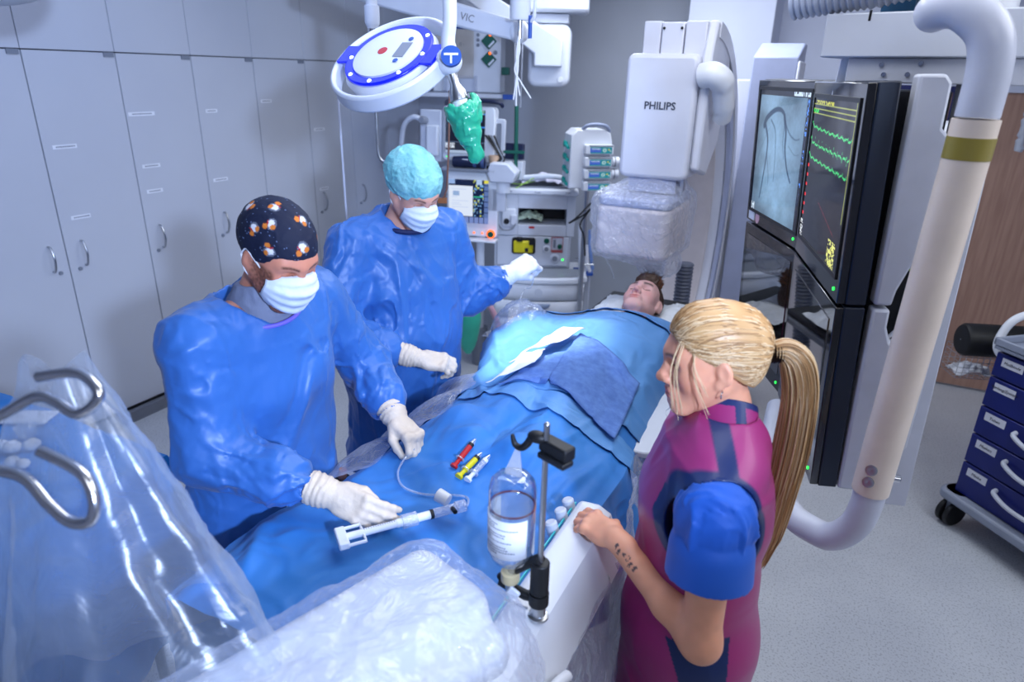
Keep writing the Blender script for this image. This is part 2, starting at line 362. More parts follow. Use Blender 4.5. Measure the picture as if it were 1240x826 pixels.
MB().bb((-.72,5.64,2.09),(2.6,5.84,3.05)).build('wall_over_door',M_wallw,kind='structure',smooth=False)
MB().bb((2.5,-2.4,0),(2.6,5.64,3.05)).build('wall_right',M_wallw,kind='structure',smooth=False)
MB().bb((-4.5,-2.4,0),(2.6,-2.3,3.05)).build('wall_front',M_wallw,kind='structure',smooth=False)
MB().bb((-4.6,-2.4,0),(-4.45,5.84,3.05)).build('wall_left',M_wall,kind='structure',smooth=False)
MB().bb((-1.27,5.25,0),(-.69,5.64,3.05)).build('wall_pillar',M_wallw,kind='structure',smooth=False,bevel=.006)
MB().bb((-3.82,-1.36,0),(-3.78,5.64,.07)).build('baseboard_left',M_plinth,kind='structure',smooth=False)
# sliding door of two wood leaves between navy jambs
d=MB().bb((-.64,5.58,.02),(.47,5.63,2.06)).build('door_1',M_wood,smooth=False,kind='structure')
e=MB().bb((.58,5.55,.02),(2.1,5.60,2.06)).build('door_2',M_wood,smooth=False,kind='structure')
MB().bb((-.72,5.55,0),(-.64,5.66,2.09)).bb((-.72,5.55,2.05),(.52,5.64,2.09)).build('trim_1',M_navy,kind='structure',smooth=False)
MB().bb((.47,5.53,0),(.58,5.63,2.09)).build('trim_2',M_navy,kind='structure',smooth=False)
MB().bb((.58,5.53,2.06),(2.5,5.64,2.10)).build('trim_3',M_wallw,kind='structure',smooth=False)
# ---------------------------------------------------------------- wall of cupboards, half a metre each
def label_strip(y,z,w,nlet,par):
    o=MB().bb((-3.8385,y-w/2,z-.011),(-3.837,y+w/2,z+.011)).build('label_strip',mat('paper_label',(238,240,246),.6),par,smooth=False)
    t=MB(); r=random.Random(int(y*977+z*131)); x=y-w*.36
    while x<y+w*.36:
        q=.006+.004*r.random(); t.bb((-3.8368,x,z-.0035),(-3.8362,x+q,z+.0035)); x+=q+.0035
    t.build('print',mat('label_ink',(128,132,146),.7),o,smooth=False)
YL=[.643+.4995*i for i in range(-4,10)]
names=['farthest from the patient monitor']
LAB={1.642:[(-.05,1.80,.14,6)],2.142:[(.115,1.68,.13,6),(.12,1.30,.11,6)],2.640:[(.10,1.83,.17,9),(.105,1.53,.12,8),(.10,1.38,.11,6)],3.141:[(.10,1.83,.09,3),(.10,1.39,.12,5)],3.640:[(.08,1.88,.10,5)],4.140:[(.10,1.66,.12,5),(.10,1.2,.1,5)]}
POS=['first','second','third','fourth','fifth']
WHERE={-4:'tall grey laminate cupboard far left, out beyond the draped back table',0:'tall grey laminate cupboard at the left edge behind the steel hooks',1:'tall grey laminate cupboard whose left edge is cut off by the picture edge',2:'tall grey laminate cupboard with its handle on the right edge, beside a twin handle',3:'tall grey laminate cupboard with handle on the left edge, next to a twin handle',4:'tall grey cupboard left of the patterned cap, three label strips',5:'tall grey cupboard directly behind the patterned dark cap',6:'tall grey cupboard just right of the patterned cap, below the lamp head',7:'tall grey cupboard with a handle between the two scrub caps',8:'tall grey cupboard seen through the clear shield beside the pale cap',9:'tall grey cupboard in the back corner behind the pale cap'}
UP={2:'grey upper locker at the top left corner of the picture',3:'grey upper locker, second from the left, under a lamp shadow',4:'grey upper locker, third from the left, wide and plain',5:'grey upper locker, fourth from the left, with a lamp shadow',6:'grey upper locker just left of the surgical lamp',7:'grey upper locker behind the surgical lamp disc',8:'grey upper locker behind the steel shield rod',9:'grey upper locker in the back corner behind the lamp arm'}
for i in range(0,10):
    y0=.643+.4995*i; y1=y0+.4995
    t=thing('tall_cupboard',WHERE[i],'cupboard',(-4.1,(y0+y1)/2,0),0,'grey laminate cupboards along the left wall')
    MB().bb((-4.40,y0+.001,.07),(-3.868,y1-.001,2.165)).build('carcass',M_gap,t,smooth=False)
    dr=MB().bb((-3.865,y0+.003,.08),(-3.84,y1-.003,2.157)).build('door',M_lam,t,smooth=False,bevel=.0015,bseg=1)
    s=1 if i!=2 else -1
    hy=(y0+.09) if s>0 else (y1-.09)
    MB().tube(spline([(-3.84,hy,1.03),(-3.818,hy,1.035),(-3.802,hy,1.08),(-3.802,hy,1.12),(-3.818,hy,1.165),(-3.84,hy,1.17)],5),.006,8).build('handle',M_steel,dr)
    MB().cyl((-3.84,hy-.035*s,1.015),(-3.832,hy-.035*s,1.015),.011,n=12).build('lock',M_grey,dr)
    MB().bb((-3.84,y1-.07,2.135),(-3.832,y1-.012,2.16)).build('hinge_tab',M_grey,dr,smooth=False)
    for k,v in LAB.items():
        if abs(k-y0)<.02:
            for dy,z,w,n in v: label_strip(y0+dy,z,w,n,dr)
    if i>=1:
        t=thing('upper_locker',UP.get(i,'grey upper locker above the left edge of the picture'),'locker',(-4.1,(y0+y1)/2,2.17),0,'grey upper lockers above the cupboards')
        MB().bb((-4.40,y0+.001,2.162),(-3.868,y1-.001,3.04)).build('carcass',M_gap,t,smooth=False)
        MB().bb((-3.865,y0+.002,2.163),(-3.84,y1-.002,3.03)).build('door',M_lam,t,smooth=False,bevel=.0015,bseg=1)
# ================================================================ PATIENT TABLE, DRAPES
TZ=1.0
def sm(a,b,x):
    t=min(max((x-a)/(b-a),0),1); return t*t*(3-2*t)
def interp(tab,y):
    return float(np.interp(y,[p[0] for p in tab],[p[1] for p in tab]))
BODY=[(1.25,0),(1.45,.03),(1.55,.11),(1.68,.10),(1.85,.11),(2.0,.14),(2.2,.155),(2.45,.155),(2.65,.145),(2.76,.11),(2.86,.07),(2.98,.03),(3.05,.02)]
BW=[(1.2,.20),(1.9,.22),(2.2,.25),(2.75,.27),(3.05,.26)]
def Hbody(x,y):
    cx=-.80+.03*(y-2.4); w=interp(BW,y); q=abs((x-cx)/w); h=interp(BODY,y)*math.exp(-(q**2.6))
    if y<1.9: h*=1-.45*math.exp(-((x-cx)/.05)**2)*sm(2.0,1.7,y)            # between the legs
    h+=.11*math.exp(-(((x+1.17)/.12)**2)-(((y-2.50)/.20)**2))                # arm resting on its board
    h+=.05*math.exp(-(((x+1.02)/.06)**2)-(((y-1.66)/.07)**2))
    return h
EDGE_L=[(.70,-1.20),(.95,-1.22),(1.05,-1.22),(1.25,-1.16),(1.6,-1.14),(1.95,-1.15),(2.2,-1.20),(2.45,-1.33),(2.7,-1.30),(2.95,-1.20),(3.1,-1.14)]
EDGE_R=[(.70,-.47),(1.4,-.49),(1.7,-.48),(2.0,-.52),(2.4,-.54),(3.1,-.60)]
def drape_pt(s,y,drop_l=.62,drop_r=.24,off=0.):
    """s in -1..2: <0 hangs on the left, 0..1 across the top, >1 hangs on the right"""
    l,r=interp(EDGE_L,y),interp(EDGE_R,y)
    if s<0:
        f=.020*math.sin(y*23+2*s)+.012*math.sin(y*41); return Vector((l-.02+off*-1-.05*(-s)+f*(-s),y+.01*math.sin(y*30),TZ-.02-drop_l*(-s)))
    if s>1:
        q=s-1; f=.03*math.sin(y*19+q)+.02*math.sin(y*37); return Vector((r+.02+off+.05*q+f*q,y,TZ-.02-drop_r*q))
    x=l+(r-l)*s; e=min(s,1-s)/.05; rd=-.02*(1-min(e,1))**2
    return Vector((x,y,TZ+Hbody(x,y)+rd+off))
def cloth_noise(V,amp,freq,s):
    P=np.array([tuple(p) for p in V]); return creases(P*freq,s)*amp
def cloth(name,fn,nu,nv,m,amp,freq,seed,parent=None,extra=None,**k):
    b=MB().grid(fn,nu,nv); P=np.array([tuple(p) for p in b.v]); G=P.reshape(nu+1,nv+1,3)
    du=np.gradient(G,axis=0); dv=np.gradient(G,axis=1); N=np.cross(du,dv); N/=np.maximum(np.linalg.norm(N,axis=-1,keepdims=True),1e-9)
    if N[...,2].mean()<0: N=-N
    h=creases(G*freq,seed)*amp
    if extra is not None: h=h+extra(G)
    b.v=(G+N*h[...,None]).reshape(-1,3).tolist()
    return b.build(name,m,parent,**k)
def ridge(G,a,b,w,h):
    """a soft fold along the line a-b (x,y)"""
    a=np.array(a);b=np.array(b);q=G[...,:2]-a;ab=b-a;t=np.clip(q@ab/(ab@ab),0,1);d=np.linalg.norm(q-t[...,None]*ab,axis=-1)
    return h*np.exp(-(d/w)**2)*np.sin(np.pi*np.clip(t*.9+.05,0,1))
M_drape=mat('blue_drape_fabric',(44,122,198),.55,col2=(40,114,190),nscale=5,bump=.12,bscale=420,sheen=.1)
M_drape2=mat('pale_blue_drape_fabric',(92,146,206),.5,col2=(84,138,198),nscale=5,bump=.12,bscale=420)
M_towel=mat('royal_blue_towel',(98,134,200),.95,col2=(84,118,186),nscale=40,bump=.3,bscale=300)
M_paper=mat('white_paper_sheet',(232,234,240),.7)
M_film=plastic_film('clear_film',base=.10,edge=.7)
t=thing('operating_table','long patient table under the blue drape, white side panel on the right','table',(-.84,2.1,0))
MB().bb((-1.10,.9,.93),(-.56,3.5,.965)).build('table_top',M_grey,t,bevel=.01)
MB().bb((-1.09,.92,.966),(-.57,3.45,.995)).build('mattress',mat('black_mattress',(30,32,38),.5),t,bevel=.012)
MB().bb((-1.0,2.6,.0),(-.66,3.6,.07)).build('base_plate',M_white2,t,bevel=.02)
MB().bb((-.95,2.75,.07),(-.71,3.35,.93)).build('pedestal',M_white2,t,bevel=.03)
dr=thing('surgical_drape','blue surgical drape covering the patient on the table and hanging off both sides','drape',(-.84,2.0,0))
def top(u,v):
    y=.72+v*2.12; return drape_pt(-1+3*u,y)
def top_extra(G):
    e=ridge(G,(-1.18,1.42),(-.62,1.40),.03,.006)+ridge(G,(-1.1,1.25),(-.6,1.75),.012,.007)+ridge(G,(-1.02,1.72),(-.9,2.15),.012,.010)+ridge(G,(-1.2,2.1),(-.95,1.75),.014,.012)
    e+=ridge(G,(-.6,1.3),(-.52,1.75),.016,.012)+ridge(G,(-.72,1.3),(-.60,1.95),.010,.006)+ridge(G,(-1.22,1.03),(-1.08,.82),.02,.02)+ridge(G,(-1.3,2.45),(-1.05,2.05),.015,.016)+ridge(G,(-1.25,2.3),(-1.0,2.0),.012,.012)
    return e
cloth('main_sheet',top,260,220,M_drape,.007,7.,11,dr,extra=top_extra)
def panel(name,m,ya,yb,sa,sb,amp,fr,seed,off,bow=0.,slant=0.):
    def fn(u,v):
        s=sa+(sb-sa)*u; y=ya+(yb-ya)*v; y+=bow*(4*u*(1-u))+slant*(u-.5); p=drape_pt(s,y,off=off); p.z+=0; return p
    return cloth(name,fn,130,80,m,.007,7.,11,dr,solid=.002,extra=top_extra)
panel('chest_sheet',M_drape2,1.98,2.80,-.25,1.25,.009,6.,21,.010,bow=-.10)
panel('neck_flap',M_drape2,2.66,2.84,-.45,1.3,.008,7.,31,.022,bow=.0)
panel('belly_band',M_drape2,1.80,1.90,.02,1.1,.004,6.,33,.008,bow=-.02,slant=-.10)
def poly_sheet(name,m,corners,off,amp,fr,seed,par,n=30,label=None):
    a,b,c,d=[np.array(p,float) for p in corners]
    def fn(u,v):
        p=(a*(1-u)+b*u)*(1-v)+(d*(1-u)+c*u)*v; return Vector((p[0],p[1],TZ+Hbody(p[0],p[1])+off))
    return cloth(name,fn,n,n,m,amp,fr,seed,par,solid=.003,extra=lambda G:creases(G*7.,11)*.007+top_extra(G))
tw=thing('surgical_towel','royal blue fuzzy towel square laid over the draped belly','towel',(-.70,1.98,1.15))
poly_sheet('cloth',M_towel,[(-.83,2.26),(-.555,2.16),(-.525,1.80),(-.80,1.90)],.024,.002,19,41,tw)
poly_sheet('folded_edge',M_towel,[(-.97,1.86),(-.86,2.08),(-.79,2.12),(-.80,1.90)],.020,.002,19,43,tw)
pa=tag(poly_sheet('paper_strip',M_paper,[(-.99,1.98),(-.90,2.26),(-.815,2.27),(-.85,2.11)],.046,.003,9,51,None),'wide white paper strip under the lamp beam beside the blue towel','paper strip')
pb=tag(poly_sheet('paper_strip',M_paper,[(-1.01,1.85),(-.975,1.98),(-.885,2.06),(-.875,1.95)],.040,.003,9,53,None),'thin pointed white paper strip at the near edge of the towel','paper strip')
# ================================================================ PEOPLE
M_skin=mat('skin',(214,160,140),.48,attr='tone',sss=.15)
M_gown=fabric('blue_surgical_gown',(54,110,188),.40,7.,.35)
M_glove=mat('ivory_latex_glove',(224,208,190),.5,col2=(216,199,180),nscale=14,bump=.15,bscale=120)
M_glovew=mat('white_latex_glove',(236,236,242),.5,col2=(228,228,236),nscale=14,bump=.15,bscale=120)
M_mask=mat('white_mask_fabric',(226,236,248),.75,bump=.1,bscale=300)
M_cord=mat('white_elastic',(238,240,246),.6)
M_scrub=mat('grey_scrub_cloth',(128,136,160),.7,bump=.1,bscale=200)
M_navyc=mat('navy_cloth',(20,34,84),.7,bump=.1,bscale=250)
def rotm(yaw, pitch=0, roll=0):
    """columns = right, forward, up of a head or torso that faces along yaw (degrees, 0 = +x), pitch>0 looks down"""
    a=math.radians(yaw); f=Vector((math.cos(a),math.sin(a),0)); r=Vector((f.y,-f.x,0)); u=Vector((0,0,1))
    q=Matrix.Rotation(-math.radians(pitch),3,r); f,u=q@f,q@u; q=Matrix.Rotation(math.radians(roll),3,f); r,u=q@r,q@u
    return Matrix((r,f,u)).transposed()
class Fr:
    def __init__(s,c,R,k=1.): s.c=Vector(c); s.R=R; s.k=k; s.n=np.array(R)
    def p(s,x,y,z): return tuple(s.c+s.R@(Vector((x,y,z))*s.k))
    def d(s,x,y,z): return tuple(s.R@Vector((x,y,z)))
    def inv(s,P): return (np.asarray(P)-np.array(s.c))@s.n/s.k
def head(S,F,female=False,ears=True,slim=1.):
    k=F.k; n=F.n
    def e(c,r,kk=.012,cut=False,rot=None):
        R=n if rot is None else np.array(F.R@rot); S.ell(F.p(*c),[q*k for q in r],kk,R,cut)
    def cn(a,b,ra,rb=None,kk=.012,cut=False): S.cone(F.p(*a),F.p(*b),ra*k,(ra if rb is None else rb)*k,kk,cut)
    e((0,-.012,.036),(.075,.095,.086)); e((0,.030,-.025),(.064,.062,.080),.03); e((0,.045,.02),(.062,.050,.055),.03)
    j=(.92 if female else 1.)*slim
    for sx in (-1,1):
        cn((sx*.060*j,.002,-.045),(sx*.030*j,.066,-.100),.019*j,.016*j,.035)
        e((sx*.043,.052,-.025),(.024,.026,.028),.02)
    cn((-.016*j,.078,-.101),(.016*j,.078,-.101),.0165,.0165,.03)
    cn((-.040,.072,.025),(.0,.086,.022),.011,.012,.02); cn((.040,.072,.025),(.0,.086,.022),.011,.012,.02)
    for sx in (-1,1):
        e((sx*.031,.096,.002),(.019,.016,.011),.016,True)
        e((sx*.031,.0735,.002),(.0145,.0125,.0125),.004)
        e((sx*.031,.0865,-.0005),(.014,.004,.0012),.003,True)
    cn((0,.086,.016),(0,.109,-.031),.0075,.0105,.014); e((0,.112,-.035),(.0115,.011,.0105),.008)
    for sx in (-1,1):
        e((sx*.0125,.100,-.038),(.0085,.011,.009),.007); e((sx*.0065,.107,-.047),(.0032,.005,.004),.003,True)
    e((0,.086,-.068),(.026,.014,.018),.018)
    e((0,.0975,-.0655),(.021,.0065,.0055),.006); e((0,.0955,-.0765),(.018,.0075,.0062),.006); e((0,.104,-.0712),(.024,.010,.0013),.004,True)
    if ears:
        for sx in (-1,1):
            q=Matrix.Rotation(sx*.35,3,'Z')@Matrix.Rotation(-.18,3,'X')
            ek=.86 if female else 1.; e((sx*.079,-.008,-.004),(.009,.020*ek,.033*ek),.008,False,q); e((sx*.0905,-.003,.0),(.0075,.0105,.019),.003,True,q); e((sx*.076,.002,-.030),(.007,.010,.011),.008)
    cn((0,-.022,-.06),(0,-.035,-.17),.052 if not female else .045,.056 if not female else .047,.035)
def head_tone(F,skin,bt=1.,lips=(190,110,104),brow=(70,48,36),beard=None,cheek=None,extra=None):
    sk=np.array(lin(skin)); lp=np.array(lin(lips)); bw=np.array(lin(brow))
    def fn(V):
        L=F.inv(V); x,y,z=L.T; c=np.tile(sk,(len(V),1)); 
        def mixin(w,col): 
            nonlocal c; w=np.clip(w,0,1)[:,None]; c=c*(1-w)+np.array(col)*w
        c*= (1+.05*vnoise(V*60,3))[:,None]
        if cheek is not None: mixin(.5*np.exp(-(((np.abs(x)-.045)/.022)**2)-((z+.03)/.022)**2)*(y>.02),lin(cheek)); mixin(.45*np.exp(-((x/.014)**2)-((z+.035)/.016)**2)*(y>.09),lin(cheek))
        if beard is not None:
            w=((z<-.04-.9*np.maximum(0,.0-0*y))&(y>-.005))*1.; w=np.clip((-.038-z)/.012,0,1)*np.clip((y+.005)/.015,0,1)*np.clip((.02+np.hypot(x,(z+.07))-.03)/.01,0,1); w=np.maximum(w,np.clip((np.abs(x)-.058)/.006,0,1)*np.clip((.01-z)/.01,0,1)*np.clip((y-.0)/.01,0,1)*np.clip((z+.07)/.02,0,1)); mixin(w*.85*(.8+.3*vnoise(V*260,5)),lin(beard))
        d=np.minimum(((x/.0225)**2+((z+.0655+.10*x*x/.01*.02)/.0062)**2),((x/.020)**2+((z+.0770)/.0068)**2)); mixin(np.clip((1.15-d)/.3,0,1)*(y>.08),lp)
        ax=np.abs(x); bz=.0225+.006*np.sin(np.clip((ax-.012)/.045,0,1)*2.6); mixin(np.clip(1.3-np.abs(z-bz)/(.0042*bt),0,1)*np.clip((ax-.011)/.004,0,1)*np.clip((.055-ax)/.006,0,1)*(y>.05)*(.85+.2*vnoise(V*500,2)),bw)
        lz=-.001-.004*(1-((ax-.031)/.015)**2); mixin(np.clip(1.2-np.abs(z-lz)/(.0018*bt),0,1)*(np.abs(ax-.031)<.0155)*(y>.06),np.array(bw)*.5)
        mixin(.25*np.exp(-((ax-.031)/.016)**2-((z-.006)/.010)**2)*(y>.06),np.array(sk)*np.array([.75,.6,.62]))  # shade of the eye sockets mixed into the skin colour
        if extra is not None: c=extra(L,c,V)
        return c
    return fn
def finger(S,base,R,lens,curls,r,side=0.,k=.006):
    """chain of phalanges; curls bend about the hand's x axis toward the palm"""
    p=Vector(base); d=R@Matrix.Rotation(side,3,'Z')@Vector((0,1,0)); ax=R@Matrix.Rotation(side,3,'Z')@Vector((1,0,0)); a=0
    for i,(l,c) in enumerate(zip(lens,curls)):
        d=Matrix.Rotation(-c,3,ax)@d; q=p+d*l; ra=r*(1-.10*i); S.cone(tuple(p),tuple(q),ra,ra*.92,k if i else k*1.6); p=q
    return p
def hand(S,w,fwd,dorsal,side,curl=(.5,.7,.5),thumb=((.3,.2),(.5,-.35)),spread=.10,k=1.,percurl=None,fat=1.):
    """side=+1: thumb on the +x side of (x = fwd x dorsal). Returns fingertip positions"""
    f=Vector(fwd).normalized(); z=Vector(dorsal); z=(z-f*z.dot(f)).normalized(); x=f.cross(z); R=Matrix((x,f,z)).transposed(); w=Vector(w)
    def P(a,b,c): return tuple(w+R@(Vector((a*side,b,c))*k))
    n=np.array(R)
    S.box(P(.0,.055,0),[.037*k*fat,.040*k,.0125*k*fat],.012*k,.012,n); S.ell(P(.018,.045,-.010),[.020*k*fat,.034*k,.014*k],.012,n); S.ell(P(-.022,.045,-.008),[.016*k*fat,.034*k,.012*k],.012,n)
    S.cone(P(0,-.035,0),P(0,.03,0),.026*k*fat,.027*k*fat,.015,side=tuple(z),flat=.72)
    tips=[]
    L=[(.043,.026,.020),(.047,.030,.022),(.044,.028,.021),(.034,.021,.019)]
    for i,(bx,by) in enumerate(((.029,.092),(.0095,.097),(-.0105,.094),(-.029,.085))):
        c=percurl[i] if percurl else curl; rr=(.0098,.0100,.0096,.0086)[i]*k*fat
        S.ell(P(bx,by,.004),[.0115*k*fat]*3,.008)
        tips.append(finger(S,P(bx,by,0),R,[q*k for q in L[i]],c,rr,side=-side*spread*(1.5-i)*.66))
    # thumb: leaves the side of the palm near its base
    b=Vector(P(.026,.022,-.008)); (a1,z1),(a2,z2)=thumb
    d1=(R@Vector((side*math.sin(a1+.55),math.cos(a1+.55),-math.sin(z1)-.25))).normalized(); p1=b+d1*.046*k; S.cone(tuple(b),tuple(p1),.0155*k*fat,.0118*k*fat,.012)
    d2=(R@Vector((side*math.sin(a2),math.cos(a2),z2))).normalized(); p2=p1+d2*.032*k; S.cone(tuple(p1),tuple(p2),.0115*k*fat,.0105*k*fat,.006)
    d3=(d2+.25*(R@Vector((-side*.6,.3,-.2)))).normalized(); p3=p2+d3*.026*k; S.cone(tuple(p2),tuple(p3),.0105*k*fat,.0085*k*fat,.005); tips.append(p3)
    return tips
def glove(name,par,w,fwd,dorsal,side,cuff,m,k=1.,**kw):
    """latex glove: hand plus the rolled cuff pulled over the sleeve; cuff = point up the forearm"""
    w=Vector(w); lo=np.minimum(np.array(w),np.array(cuff))-.24; hi=np.maximum(np.array(w),np.array(cuff))+.24
    S=SDF(lo,hi,.0027); tips=hand(S,w,fwd,dorsal,side,k=k,fat=1.12,**kw); c=Vector(cuff); d=(w-c)
    S.cone(tuple(c),tuple(c+d*.55),.043*k,.040*k,.004); S.cone(tuple(c+d*.5),tuple(w+d*.1),.040*k,.031*k,.012); S.cone(tuple(c-d.normalized()*.003),tuple(c+d.normalized()*.003),.0445*k,.0445*k,.003)
    dn=np.array(d.normalized()); c0=np.array(c)
    def wr(P):
        t=(P-c0)@dn; L=d.length; q=P*np.array([1,1,1])*28; f=np.clip((L*1.15-t)/.03,0,1); return (.0016*f*np.sin(t*420+4*vnoise(P*22,4)))-.0012*creases(P*30,9)
    S.wrinkle(wr,.012); S.plane(tuple(c),tuple(-d)); return put(name,S,m,par,smooth=1),tips
def gown(par,m,zs,secs,u,arms,neck,seed=1,amp=.0125,vox=.0056,hem=.35):
    """secs: torso sections; arms: list of [(p,r),...] chains; neck=(centre,axis,r)"""
    pts=[s[0] for s in secs]+[p for a in arms for p,r in a]; A=np.array([tuple(p) for p in pts]); lo=A.min(0)-.30; hi=A.max(0)+.22
    S=SDF(lo,hi,vox); S.loft(secs,u,.06)
    for a in arms:
        for (p,r),(q,r2) in zip(a[:-1],a[1:]): S.cone(tuple(p),tuple(q),r,r2,.045)
    A1=[(np.array(p),np.array(q)) for a in arms for (p,_),(q,_) in zip(a[:-1],a[1:])]
    cx=np.array(secs[0][0])
    def wr(P):
        h=np.zeros(len(P)); wsum=np.full(len(P),1e-6)
        # torso: long soft folds running down and pulling from the shoulders
        q=P.copy(); q[:,2]*=.55; ht=folds(q*5.,seed)*.85+.22*folds(q*13,seed+7); wt=np.ones(len(P))*.6
        # sleeves: folds ring the arm
        ha=np.zeros(len(P)); wa=np.zeros(len(P))
        for i,(a,b) in enumerate(A1):
            d=b-a; L=np.linalg.norm(d); d=d/L; t=(P-a)@d; tc=np.clip(t,0,L); o=P-a-tc[:,None]*d; dist=np.linalg.norm(o,axis=1); w=np.exp(-(dist/.085)**4)*np.clip(t/.06+.6,0,1)*np.clip((L-t)/.06+.9,0,1)
            loc=o*7+(t*11+ .0)[:,None]*d+i*3; ha+=w*(folds(loc*.75+.30*o/.08,seed+20+i)*1.25+.25*folds(P*15,seed+30)); wa+=w
        f=np.clip(wa,0,1); return -amp*(ht*(1-f)+(ha/np.maximum(wa,1e-6))*f)
    S.wrinkle(wr,.04)
    c,ax,r=neck; c=np.array(c,float); ax=np.array(ax,float); S.cone(tuple(c),tuple(c+ax*.3),r,r*1.25,.012,True)
    S.plane((0,0,hem),(0,0,-1))
    for a in arms:
        (p,_),(q,_)=a[-2],a[-1]
    return put('gown',S,m,par,smooth=1)
def stand_body(par,F,neck,shoulders,hips,arms,tone,fine=.0032,female=False,feet_z=0.02,**hk):
    """one continuous skin: head, neck, trunk, arms to the wrist, legs"""
    pts=[neck,hips]+list(shoulders)+[p for a in arms for p,_ in a]+[tuple(F.c)]; A=np.array([tuple(p) for p in pts]); lo=A.min(0)-.17; hi=A.max(0)+.17
    hz=F.c[2]; zs=np.concatenate([np.arange(0,hz-.20,.012),np.arange(hz-.20,hz+.15,fine)])
    def axis(i):
        c=F.c[i]; return np.concatenate([np.arange(lo[i],c-.14,.012),np.arange(c-.14,c+.14,fine),np.arange(c+.14,max(hi[i],c+.15),.012)])
    S=SDF(lo,hi,fine,zs=zs,xs=axis(0),ys=axis(1)); n=Vector(neck); h=Vector(hips); u=Vector(shoulders[1])-Vector(shoulders[0])
    S.loft([(n-Vector((0,0,.02)),.09,.07),(n*.8+h*.2,.155,.10),(n*.45+h*.55,.135,.095),(h,.16,.11)],u,.05)
    for s in shoulders: S.cone(tuple(n+Vector((0,0,-.02))),tuple(s),.055,.052,.04)
    for a in arms:
        for (p,r),(q,r2) in zip(a[:-1],a[1:]): S.cone(tuple(p),tuple(q),r,r2,.02)
    un=u.normalized()
    for sg in (-1,1):
        k=h+un*.085*sg; S.cone(tuple(k),(k.x,k.y,.5),.082,.055,.03); S.cone((k.x,k.y,.5),(k.x,k.y,.08),.055,.036,.02)
        f=un.cross(Vector((0,0,1)))*-1; S.cone((k.x,k.y,.045),(k.x-f.x*.15,k.y-f.y*.15,.035),.038,.032,.02)
    S.cone(tuple(n+Vector((0,0,-.03))),F.p(0,-.03,-.11),.056,.052,.03); head(S,F,female=female,**hk)
    return put('body',S,M_skin,par,smooth=1,colour=tone)
def face_mask(par,F,m,ear=True,sag=0.):
    """pleated mask from the nose bridge to under the chin, with elastic loops round the ears"""
    def fn(u,v):
        a=(u-.5)*2; th=a*1.18; top=.006-.022*abs(a)**1.5; bot=-.128+.050*abs(a)**1.6; z=top+(bot-top)*v
        prof=np.interp(v,[0,.10,.28,.42,.62,.85,1],[.100,.122,.1345,.131,.122,.110,.082]); side=.066+.010*math.sin(PI*v)
        y=prof*math.cos(th)**.72 if abs(th)<1.5 else 0; x=side*math.sin(th)*1.08; y=max(y,.028)
        y+=.0028*math.sin(v*PI*8)*(1-abs(a)**3)
        return Vector(F.p(x,y-.004,z))
    o=cloth('face_mask',fn,40,36,m,.0012,40,5,par,solid=.0025)
    for sx in (-1,1):
        b=MB(); b.tube(spline([F.p(sx*.065,.033,-.014),F.p(sx*.079,.012,.008),F.p(sx*.086,-.016,.022),F.p(sx*.088,-.030,.0)],6),.0022,6)
        b.tube(spline([F.p(sx*.062,.036,-.078),F.p(sx*.074,.014,-.052),F.p(sx*.084,-.012,-.035),F.p(sx*.088,-.030,.0)],6),.0022,6)
        b.build('ear_loop',M_cord,o)
    return o
# ---------------------------------------------------------------- left surgeon
p1=thing('person','person in a blue gown and dark patterned cap holding the syringe over the table','person',(-1.44,1.26,0))
F1=Fr((-1.295,1.245,1.650),rotm(-13,24,-3),1.02)
sh1=[(-1.40,1.04,1.455),(-1.40,1.47,1.455)]; nk1=(-1.395,1.255,1.50); hp1=(-1.47,1.26,.98)
wR1=Vector((-1.045,1.10,1.085)); eR1=Vector((-1.36,1.00,1.165)); wL1=Vector((-1.140,1.505,1.085)); eL1=Vector((-1.335,1.60,1.20))
stand_body(p1,F1,nk1,sh1,hp1,[[(sh1[0],.048),(eR1,.040),(wR1,.026)],[(sh1[1],.048),(eL1,.040),(wL1,.026)]],head_tone(F1,(214,142,116),beard=(78,44,30),brow=(66,42,30),cheek=(206,112,92)))
def cuffs(e,w,s): return Vector(e)*s+Vector(w)*(1-s)
cR1=cuffs(eR1,wR1,.20); cL1=cuffs(eL1,wL1,.22)
gown(p1,M_gown,None,[((-1.395,1.255,1.50),.105,.085),((-1.405,1.255,1.44),.215,.125),((-1.42,1.255,1.28),.225,.155),((-1.445,1.26,1.08),.215,.16),((-1.47,1.26,.90),.235,.175),((-1.49,1.26,.35),.27,.21)],(0,1,0),
 [[(nk1,.08),(sh1[0],.082)],[(nk1,.08),(sh1[1],.082)],[(sh1[0],.088),(eR1,.082),(cuffs(eR1,wR1,.45),.068),(cuffs(eR1,wR1,.16),.036)],[(sh1[1],.086),(eL1,.076),(cuffs(eL1,wL1,.45),.066),(cuffs(eL1,wL1,.17),.036)]],((-1.385,1.235,1.512),(.10,-.10,1),.104),seed=3)
S=SDF((-1.56,1.08,1.38),(-1.22,1.42,1.60),.004); S.cone((-1.405,1.250,1.42),(-1.355,1.25,1.575),.118,.071,.01).wrinkle(lambda P:-.003*creases(P*22,8),.02); S.cone((-1.395,1.255,1.44),(-1.33,1.25,1.66),.066,.063,.004,True); S.plane((-1.355,1.25,1.572),(-.10,0,1)); put('scrub_collar',S,M_scrub,p1)
b=MB(); b.tube([Vector((-1.386,1.233,1.500))+Vector((.112*math.cos(a),.112*math.sin(a),-.022*math.cos(a)+.012*math.sin(a))) for a in [2*PI*i/40 for i in range(41)]],.006,8); b.build('neck_binding',mat('violet_binding',(120,108,226),.6),p1)
